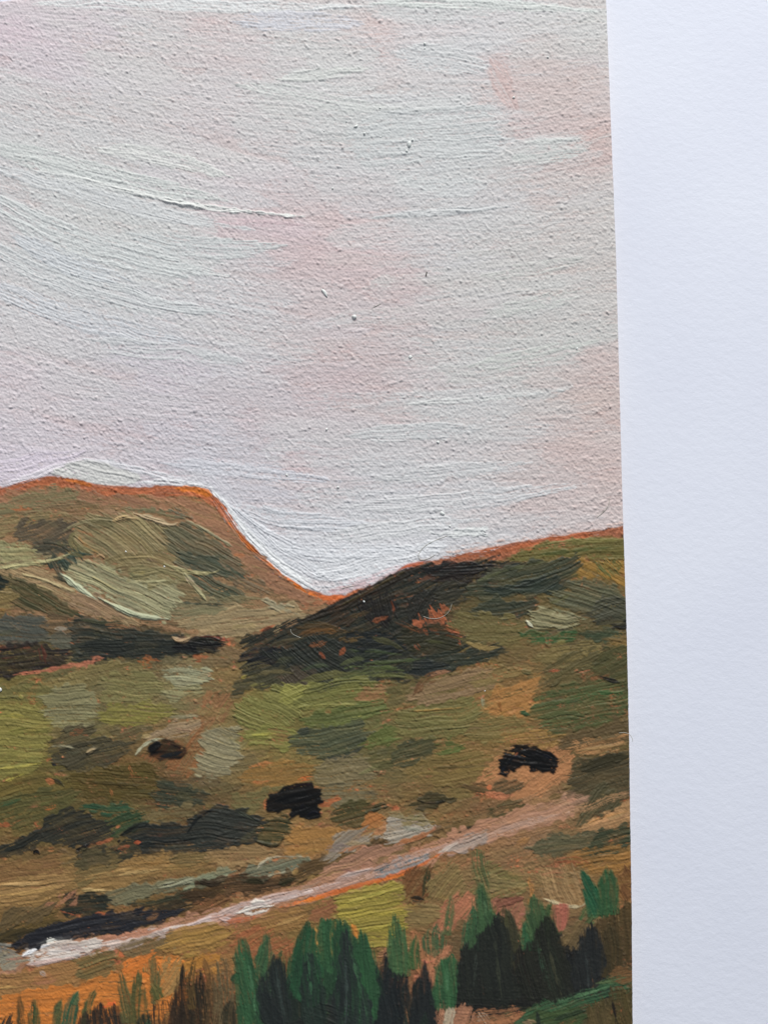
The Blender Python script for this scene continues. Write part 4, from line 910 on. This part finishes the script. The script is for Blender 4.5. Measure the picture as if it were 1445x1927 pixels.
# off the frame the hillside, its bushes and the path go on
area('painted_meadow'); CUR['rid'] = AREA_ID['meadow']
RR = np.random.default_rng(71)
for q in range(150):
    x = RR.uniform(LEFT, -60); y = RR.uniform(960, 1840)
    c = ['3a3d2f', '807848', '8a7a58', '4a4632', '6a6a3a', '90703e', '353930', '7a6a44', 'a2683f', '5a5534'][int(RR.integers(10))]
    a = math.radians(RR.normal(-8, 12)); L = RR.uniform(50, 130)
    S(np.array([(x - math.cos(a) * L / 2, y - math.sin(a) * L / 2), (x, y + RR.normal(0, 6)), (min(x + math.cos(a) * L / 2, -48), y + math.sin(a) * L / 2)]), RR.uniform(18, 46), c, own=None, dry=.25, mix=.3, th=.6)
S('-600,2000 -400,1945 -200,1880 -50,1832', 38, 'a8795d', own=None, dry=.15); S('-600,1995 -400,1938 -200,1874 -50,1826', 16, 'c4b8ae', own=None, dry=.3)

# off the frame the clumps go on
area('painted_grass'); CUR['rid'] = AREA_ID['grass']
RR = np.random.default_rng(44)
for i in range(120):
    x = RR.uniform(LEFT, 1180); y = RR.uniform(2000, BOTTOM + 40)
    if x > -60 and y < 2000: continue
    h_ = RR.uniform(70, 160)
    S(np.array([(x, y), (x + RR.normal(0, 8), y - h_ * .5), (x + RR.normal(0, 18), y - h_)]) + [0, 60], RR.uniform(26, 54), jit(lin(['28332b', '2f5535', '4b3c22', '3e5d37'][i % 4]), RR, .12), own=False, dry=.12, t0=.02, t1=.6)

# ------------------------------------------------------------------ grazing animals
area('painted_animal'); AREA_ID['animal'] = CUR['rid']
A = dict(name='brush_stroke', gloss=.6, th=1.4, edge=.35, mix=.02, var=.15, own=False, rough=1.6, br=6.0, flat=.7)
def animal(label):
    CUR['rid'] = new_region('painted_animal', None, label)
animal('small soft black grazing animal left of the others')
D('279,1422 283,1407 292,1401 292,1394 305,1396 316,1389 329,1396 346,1405 351,1415 339,1428 316,1427 301,1432 290,1424', -8, '12151f', dry=.1, **{**A, 'th': .8, 'mix': .15, 'k': 0, 'soft': 3.0})
S('282,1416 292,1402 306,1400', 15, '080a12', dry=0, **A); S('318,1400 340,1408', 6, '241c1d', dry=.35, **{**A, 'th': .5}); S('300,1424 326,1420 346,1414', 8, '232629', dry=.2, **{**A, 'th': .5})
animal('glossy black grazing animal with a hunched back, above the dark bush')
S('502,1500 499,1512 498,1527', 5, 'b4602c', dry=.1, th=.2, own=False)
D('501,1526 503,1508 509,1503 507,1496 522,1491 534,1482 556,1475 589,1472 590,1482 602,1486 601,1498 608,1508 596,1513 604,1522 604,1534 596,1541 580,1542 562,1534 546,1540 549,1527 541,1523 528,1523 520,1528', -14, '080b15', dry=0, **{**A, 'k': 0})
S('512,1512 545,1502 590,1494', 18, '080a12', **A); S('550,1531 572,1520 598,1514', 10, '080a13', **A)
S('540,1484 566,1477 586,1476', 5, '2a1d1e', dry=.3, **{**A, 'th': .6}); S('578,1534 590,1526 600,1530', 7, '1b1d26', **{**A, 'th': 1.8}); S('512,1506 520,1500 532,1500', 5, '16181f', **{**A, 'th': 1.6}); S('566,1522 572,1510', 5, '1a1c25', **{**A, 'th': 1.6})
animal('glossy black grazing animal with lowered head on orange ground')
D('936,1456 938,1442 937,1430 946,1424 950,1415 958,1417 962,1407 976,1402 996,1403 1000,1409 1012,1406 1020,1412 1036,1416 1050,1430 1046,1440 1043,1456 1034,1450 1022,1454 1010,1449 998,1451 995,1441 982,1440 970,1447 962,1452 956,1449 951,1459', 8, '080b15', dry=0, **{**A, 'k': 0})
S('944,1450 951,1434 962,1424', 13, '080a12', **A); S('978,1414 1006,1420 1036,1434', 18, '080a13', **A); S('1004,1442 1022,1445 1042,1446', 9, '080a13', **A); S('956,1412 985,1402 1008,1410', 6, '1a1412', dry=.35, **{**A, 'th': .8})
S('968,1422 974,1416', 5, '8a4c2a', dry=.25, th=.2, own=False, mix=.3)
S('1000,1416 1026,1421 1044,1432', 4, '1c1e26', **{**A, 'th': 1.2}); S('956,1436 966,1424 982,1424', 4, '1e2028', **{**A, 'th': 1.4}); S('944,1452 950,1444', 4, '22242c', **{**A, 'th': 1.6})
# ------------------------------------------------------------------ grit and hairs pressed into the wet paint (raised in the film itself)
RR = np.random.default_rng(9)
fine = rng.standard_normal((H, W)).astype(np.float32)
HGT += 0.05 * fine
skym = sstep(4, -4, YY - ridge_y[None, :])
GR2 = (0.7 * ns(XX / 4.6 + 9, YY / 4.2 + 4) + 0.4 * ns(XX / 3.0 + 31, YY / 2.9 + 11)).astype(np.float32)
HGT *= (1 - .22 * skym)
HGT += skym * (0.22 * PEB + 0.28 * GR2 + 0.06 * GRAIN) + (1 - skym) * (0.22 * PEB + 0.13 * GR2)
COL *= (1 + 0.012 * rng.standard_normal((H, W)).astype(np.float32))[..., None]
COL[:] = np.clip(COL, 0.003, 0.93)

# ------------------------------------------------------------------ materials
def nodes(name):
    m = bpy.data.materials.new(name); m.use_nodes = True
    nt = m.node_tree
    return m, nt, nt.nodes['Principled BSDF']
def paint_material(name, rough_lo, rough_hi, bump=0.10, spec=0.4):
    m, nt, p = nodes(name)
    at = nt.nodes.new('ShaderNodeAttribute'); at.attribute_name = 'pigment'
    gl = nt.nodes.new('ShaderNodeAttribute'); gl.attribute_name = 'oil'
    tc = nt.nodes.new('ShaderNodeTexCoord')
    n1 = nt.nodes.new('ShaderNodeTexNoise'); n1.inputs['Scale'].default_value = 5200; n1.inputs['Detail'].default_value = 3
    n2 = nt.nodes.new('ShaderNodeTexNoise'); n2.inputs['Scale'].default_value = 900; n2.inputs['Detail'].default_value = 2
    nt.links.new(tc.outputs['Object'], n1.inputs['Vector']); nt.links.new(tc.outputs['Object'], n2.inputs['Vector'])
    hs = nt.nodes.new('ShaderNodeHueSaturation')
    mr = nt.nodes.new('ShaderNodeMapRange'); mr.inputs['From Min'].default_value = .3; mr.inputs['From Max'].default_value = .7
    mr.inputs['To Min'].default_value = .94; mr.inputs['To Max'].default_value = 1.06
    nt.links.new(n1.outputs['Fac'], mr.inputs['Value']); nt.links.new(mr.outputs['Result'], hs.inputs['Value'])
    nt.links.new(at.outputs['Color'], hs.inputs['Color']); nt.links.new(hs.outputs['Color'], p.inputs['Base Color'])
    rr = nt.nodes.new('ShaderNodeMapRange'); rr.inputs['To Min'].default_value = rough_lo; rr.inputs['To Max'].default_value = rough_hi
    nt.links.new(gl.outputs['Fac'], rr.inputs['Value'])
    ad = nt.nodes.new('ShaderNodeMath'); ad.operation = 'MULTIPLY_ADD'; ad.inputs[1].default_value = .18
    nt.links.new(n2.outputs['Fac'], ad.inputs[0]); nt.links.new(rr.outputs['Result'], ad.inputs[2]); nt.links.new(ad.outputs['Value'], p.inputs['Roughness'])
    p.inputs['Specular IOR Level'].default_value = spec
    bp = nt.nodes.new('ShaderNodeBump'); bp.inputs['Strength'].default_value = bump; bp.inputs['Distance'].default_value = 2e-5
    nt.links.new(n1.outputs['Fac'], bp.inputs['Height']); nt.links.new(bp.outputs['Normal'], p.inputs['Normal'])
    return m
M_SKY = paint_material('matt_sky_paint', .80, .52, .12, .25)
M_OIL = paint_material('oil_paint', .72, .40, .10, .40)
M_WET = paint_material('glossy_black_paint', .55, .30, .06, .35)

m, nt, p = nodes('white_paper'); M_PAPER = m
tc = nt.nodes.new('ShaderNodeTexCoord')
mp = nt.nodes.new('ShaderNodeMapping'); mp.inputs['Scale'].default_value = (1.0, 1.3, 1.0); mp.inputs['Rotation'].default_value = (0, 0, .5)
nt.links.new(tc.outputs['Object'], mp.inputs['Vector'])
f1 = nt.nodes.new('ShaderNodeTexNoise'); f1.inputs['Scale'].default_value = 1900; f1.inputs['Detail'].default_value = 4; f1.inputs['Roughness'].default_value = .6
f2 = nt.nodes.new('ShaderNodeTexNoise'); f2.inputs['Scale'].default_value = 800; f2.inputs['Detail'].default_value = 3
f3 = nt.nodes.new('ShaderNodeTexNoise'); f3.inputs['Scale'].default_value = 35; f3.inputs['Detail'].default_value = 3
for f in (f1, f2): nt.links.new(mp.outputs['Vector'], f.inputs['Vector'])
nt.links.new(tc.outputs['Object'], f3.inputs['Vector'])
cr = nt.nodes.new('ShaderNodeValToRGB')
cr.color_ramp.elements[0].position, cr.color_ramp.elements[0].color = .3, (.745, .775, .880, 1)
cr.color_ramp.elements[1].position, cr.color_ramp.elements[1].color = .7, (.785, .815, .910, 1)
nt.links.new(f3.outputs['Fac'], cr.inputs['Fac']); nt.links.new(cr.outputs['Color'], p.inputs['Base Color'])
p.inputs['Roughness'].default_value = .75; p.inputs['Specular IOR Level'].default_value = .2
ad = nt.nodes.new('ShaderNodeMath'); ad.operation = 'MULTIPLY_ADD'; ad.inputs[1].default_value = .6
nt.links.new(f1.outputs['Fac'], ad.inputs[0]); nt.links.new(f2.outputs['Fac'], ad.inputs[2])
bp = nt.nodes.new('ShaderNodeBump'); bp.inputs['Strength'].default_value = .27; bp.inputs['Distance'].default_value = 1.5e-4
nt.links.new(ad.outputs['Value'], bp.inputs['Height']); nt.links.new(bp.outputs['Normal'], p.inputs['Normal'])

m, nt, p = nodes('primed_board'); M_BOARD = m
tc = nt.nodes.new('ShaderNodeTexCoord'); n1 = nt.nodes.new('ShaderNodeTexNoise'); n1.inputs['Scale'].default_value = 600
nt.links.new(tc.outputs['Object'], n1.inputs['Vector'])
cr = nt.nodes.new('ShaderNodeValToRGB'); cr.color_ramp.elements[0].color = (.50, .40, .30, 1); cr.color_ramp.elements[1].color = (.62, .52, .42, 1)
nt.links.new(n1.outputs['Fac'], cr.inputs['Fac']); nt.links.new(cr.outputs['Color'], p.inputs['Base Color']); p.inputs['Roughness'].default_value = .8

def plain(name, col, rough=.5, var=.1):
    m, nt, p = nodes(name)
    tc = nt.nodes.new('ShaderNodeTexCoord'); n1 = nt.nodes.new('ShaderNodeTexNoise'); n1.inputs['Scale'].default_value = 3000
    nt.links.new(tc.outputs['Object'], n1.inputs['Vector'])
    cr = nt.nodes.new('ShaderNodeValToRGB')
    cr.color_ramp.elements[0].color = tuple(c * (1 - var) for c in col) + (1,); cr.color_ramp.elements[1].color = tuple(min(1, c * (1 + var)) for c in col) + (1,)
    nt.links.new(n1.outputs['Fac'], cr.inputs['Fac']); nt.links.new(cr.outputs['Color'], p.inputs['Base Color']); p.inputs['Roughness'].default_value = rough
    return m

# ------------------------------------------------------------------ table
def link(o): SC.collection.objects.link(o); return o
def mesh_obj(name, verts, faces, mat, parent=None, smooth=False):
    me = bpy.data.meshes.new(name); me.from_pydata(verts, [], faces); me.update()
    me.materials.append(mat)
    if smooth:
        for f in me.polygons: f.use_smooth = True
    o = link(bpy.data.objects.new(name, me))
    if parent: o.parent = parent
    return o
zt, zb, hw, hd, bv = -THICK, -THICK - .018, .42, .34, .002
def ring(w, d, z): return [(-w, -d, z), (w, -d, z), (w, d, z), (-w, d, z)]
v = ring(hw - bv, hd - bv, zt) + ring(hw, hd, zt - bv) + ring(hw, hd, zb)
f = [(0, 1, 2, 3), (11, 10, 9, 8)]
for a in (0, 4):
    for i in range(4): f.append((a + i, a + 4 + i, a + 4 + (i + 1) % 4, a + (i + 1) % 4))
table = mesh_obj('tabletop', v, f, M_PAPER)
table['kind'] = 'structure'; table['label'] = 'smooth white tabletop lying under and beside the painting'; table['category'] = 'tabletop'

# ------------------------------------------------------------------ the painting
px_, py_ = plane((LEFT + 1190) / 2, (BOTTOM) / 2)
ROOT = np.array([float(px_), float(py_), -THICK])
painting = link(bpy.data.objects.new('painting', None))
painting.location = ROOT; painting.empty_display_size = .02
painting['label'] = 'unframed oil painting of green hills under a pale pink sky, lying on white'
painting['category'] = 'painting'
bpy.context.view_layer.update()

# positions of the film
ex = edge_x(YY[:, :1].ravel()).astype(np.float32)
ty = top_y(xs).astype(np.float32)
PXc = np.minimum(XX, ex[:, None]); PYc = np.maximum(YY, ty[None, :])
gx_, gy_ = plane(PXc, PYc)
ZS = PX * 0.85
# paint thins and rounds over at the cut edge
de = np.minimum(ex[:, None] - XX, YY - ty[None, :])
HGT -= 1.2 * np.exp(-np.clip(de, 0, 50) / 2.0)
gz_ = (HGT * ZS)
P3 = np.stack([gx_, gy_, gz_], -1).astype(np.float64)
du = np.gradient(P3, axis=1); dv = np.gradient(P3, axis=0)
N3 = np.cross(dv, du); N3 /= np.maximum(np.linalg.norm(N3, axis=-1, keepdims=True), 1e-20)
N3[N3[..., 2] < 0] *= -1
bad = (XX > ex[:, None]) | (YY < ty[None, :])
N3[bad] = (0, 0, 1)
P3 -= ROOT

keep = (XX[:-1, :-1] < ex[:-1, None] - .02) & (YY[1:, :-1] > ty[None, :-1] + .02)
CR = RID[:-1, :-1].copy()
cnt = np.bincount(CR[keep].ravel(), minlength=len(REG) + 1)
# fragments too small to pick apart go to the area around them
fall = {}
for i, r in enumerate(REG, 1):
    if r['name'] is None and r['label'] is None: fall.setdefault(r['area'], i)
remap = np.arange(len(REG) + 1)
remap[0] = fall['painted_meadow']
for i, r in enumerate(REG, 1):
    if r['name'] is None and r['label'] is None: remap[i] = fall[r['area']]
    elif r['name'] is not None and cnt[i] < 40: remap[i] = fall[r['area']]
CR = remap[CR]
vid = (np.arange(H)[:, None] * W + np.arange(W)[None, :])
quads = np.stack([vid[:-1, :-1], vid[1:, :-1], vid[1:, 1:], vid[:-1, 1:]], -1)
kf = keep.ravel(); q = quads.reshape(-1, 4)[kf]; r_ = CR.ravel()[kf]
order = np.argsort(r_, kind='stable'); q = q[order]; r_ = r_[order]
ids, starts = np.unique(r_, return_index=True); ends = np.append(starts[1:], len(r_))
Pf = P3.reshape(-1, 3).astype(np.float32); Nf = N3.reshape(-1, 3).astype(np.float32)
Cf = np.concatenate([COL.reshape(-1, 3), np.ones((H * W, 1), np.float32)], 1)
Gf = GLOSS.reshape(-1).astype(np.float32)

def film(name, qq, mat, parent):
    vv, inv = np.unique(qq, return_inverse=True)
    inv = inv.reshape(-1).astype(np.int32)
    me = bpy.data.meshes.new(name)
    me.vertices.add(len(vv)); me.vertices.foreach_set('co', Pf[vv].ravel())
    nq = len(qq)
    me.loops.add(nq * 4); me.loops.foreach_set('vertex_index', inv)
    me.polygons.add(nq); me.polygons.foreach_set('loop_start', np.arange(0, nq * 4, 4, dtype=np.int32))
    me.polygons.foreach_set('use_smooth', np.ones(nq, bool))
    me.update(calc_edges=True)
    ca = me.attributes.new('pigment', 'FLOAT_COLOR', 'POINT'); ca.data.foreach_set('color', Cf[vv].ravel())
    oa = me.attributes.new('oil', 'FLOAT', 'POINT'); oa.data.foreach_set('value', Gf[vv])
    me.normals_split_custom_set_from_vertices(Nf[vv])
    me.materials.append(mat)
    o = link(bpy.data.objects.new(name, me)); o.parent = parent
    return o

parents = {}
empty_area = {}
todo = []
for i, s0, s1 in zip(ids, starts, ends):
    r = REG[i - 1]
    todo.append((0 if r['name'] is None else 1, i, s0, s1))
todo.sort()
for pr, i, s0, s1 in todo:
    r = REG[i - 1]
    mat = M_SKY if r['area'] == 'painted_sky' else (M_WET if r['area'] == 'painted_animal' else M_OIL)
    if pr == 0:
        o = film(r['area'], q[s0:s1], mat, painting)
        if r['label']: o['label'] = r['label']
        parents.setdefault(r['area'], o)
    else:
        par = parents.get(r['area'])
        if par is None:
            par = link(bpy.data.objects.new(r['area'], None)); par.parent = painting; parents[r['area']] = par
        film(r['name'], q[s0:s1], mat, par)

# the board under the paint: cut edge on the right, top and beyond the frame
ey = np.concatenate([np.linspace(-8, 1927, 40), [BOTTOM]])
out = [(edge_x(y_) - .3, y_) for y_ in ey] + [(LEFT, BOTTOM)] + [(x_, top_y(x_) + .3) for x_ in (LEFT, -100, 0, 30, 90, 300, 800, 1137)]
zt_ = -2.2 * ZS
top = []; bot = []
for x_, y_ in out:
    a, b = plane(x_, y_); top.append((a - ROOT[0], b - ROOT[1], zt_ - ROOT[2])); bot.append((a - ROOT[0], b - ROOT[1], 5e-5))
n = len(out)
board = mesh_obj('panel', top + bot, [tuple(range(n))[::-1], tuple(range(n, 2 * n))] + [(i, (i + 1) % n, n + (i + 1) % n, n + i) for i in range(n)], M_BOARD, painting)
import bmesh
bm = bmesh.new(); bm.from_mesh(board.data); bmesh.ops.recalc_face_normals(bm, faces=bm.faces); bm.to_mesh(board.data); bm.free()

# ------------------------------------------------------------------ crumbs of dry paint and shed brush hairs stuck in the film
M_CRUMB = plain('dry_white_paint', lin('dfe2e0').tolist(), .5, .06)
M_HAIR_P = plain('pale_bristle', lin('b0ada0').tolist(), .35)
M_HAIR_D = plain('dark_bristle', lin('4a4640').tolist(), .35)
def height_at(x, y):
    i = int(np.clip(np.searchsorted(xs, x), 0, W - 1)); j = int(np.clip(np.searchsorted(ys, y), 0, H - 1))
    return float(HGT[j, i])
def crumb(x, y, r, stretch=1.0, ang=0.0, mat=None):
    r *= .8
    bm = bmesh.new(); bmesh.ops.create_icosphere(bm, subdivisions=2, radius=1)
    c, s = math.cos(ang), math.sin(ang)
    for v_ in bm.verts:
        k = 1 + .28 * math.sin(v_.co.x * 3.1 + x) * math.cos(v_.co.y * 2.7 + y) + RR.normal(0, .07)
        a, b, z_ = v_.co.x * k * stretch, v_.co.y * k, v_.co.z * k * .8
        v_.co = ((a * c - b * s) * r * PX, (a * s + b * c) * r * PX, z_ * r * PX * .8)
    me = bpy.data.meshes.new('paint_crumb'); bm.to_mesh(me); bm.free()
    for f_ in me.polygons: f_.use_smooth = True
    me.materials.append(mat or M_CRUMB)
    o = link(bpy.data.objects.new('paint_crumb', me)); o.parent = painting
    a, b = plane(x, y); o.location = (a - ROOT[0], b - ROOT[1], height_at(x, y) * ZS + r * PX * .2 - ROOT[2])
for c_ in [(770, 272, 6, 1.3, .9), (765, 285, 4), (776, 264, 3), (667, 597, 5.5, 1.1, .3), (772, 672, 4), (615, 808, 3.2), (636, 917, 3.2), (832, 966, 4.2, 1.3, 0), (846, 990, 2.6), (799, 83, 3), (799, 92, 2.2), (966, 184, 3.2), (1030, 108, 2.4), (715, 204, 2.6),
           (686, 252, 3.2), (670, 238, 3, 1.8, .6), (626, 355, 2.6), (1085, 656, 2.4, 1.8, 1.2), (824, 832, 3), (540, 894, 2.8), (716, 258, 2), (1, 1298, 4.5), (912, 1300, 1.6), (898, 744, 2), (652, 229, 1.8), (610, 247, 1.6), (685, 1132, 2.4), (238, 1038, 2), (310, 1066, 2)]:
    crumb(*c_)
crumb(611, 551, 3.6, 3.2, -.95)
def hair(s, r, mat, lift=1.2):
    P = chaikin(pts(s), 3, False)
    cu = []
    V = []; F = []
    n_ = len(P)
    for i, (x, y) in enumerate(P):
        a, b = plane(x, y); t = P[min(i + 1, n_ - 1)] - P[max(i - 1, 0)]; t = t / (np.hypot(*t) + 1e-9)
        z_ = (height_at(x, y) * .5 + .5 + lift * math.sin(math.pi * i / (n_ - 1))) * ZS
        k_ = r * PX * (1 if 0 < i < n_ - 1 else .4)
        for q_ in range(6):
            an = q_ * math.pi / 3
            V.append((a - ROOT[0] + t[1] * math.cos(an) * k_, b - ROOT[1] + t[0] * math.cos(an) * k_, z_ + math.sin(an) * k_ - ROOT[2]))
    for i in range(n_ - 1):
        for q_ in range(6): F.append((i * 6 + q_, i * 6 + (q_ + 1) % 6, (i + 1) * 6 + (q_ + 1) % 6, (i + 1) * 6 + q_))
    F += [tuple(range(6))[::-1], tuple((n_ - 1) * 6 + k for k in range(6))]
    mesh_obj('bristle_hair', V, F, mat, painting, True)
for s_ in ['1147,938 1143,955 1132,966 1122,974', '786,1046 795,1030 815,1018 842,1008', '786,1046 790,1055 806,1052 818,1044', '547,1184 549,1192 558,1197 566,1200', '796,1160 812,1165 830,1163 845,1152 850,1136', '642,1108 655,1104 668,1102', '700,580 716,572', '1164,1379 1178,1378 1188,1386 1190,1396']:
    hair(s_, .45, M_HAIR_P, .4)
for s_ in ['803,512 801,520']:
    hair(s_, 1.1, M_HAIR_D)
print('regions', len(ids), 'quads', len(q))
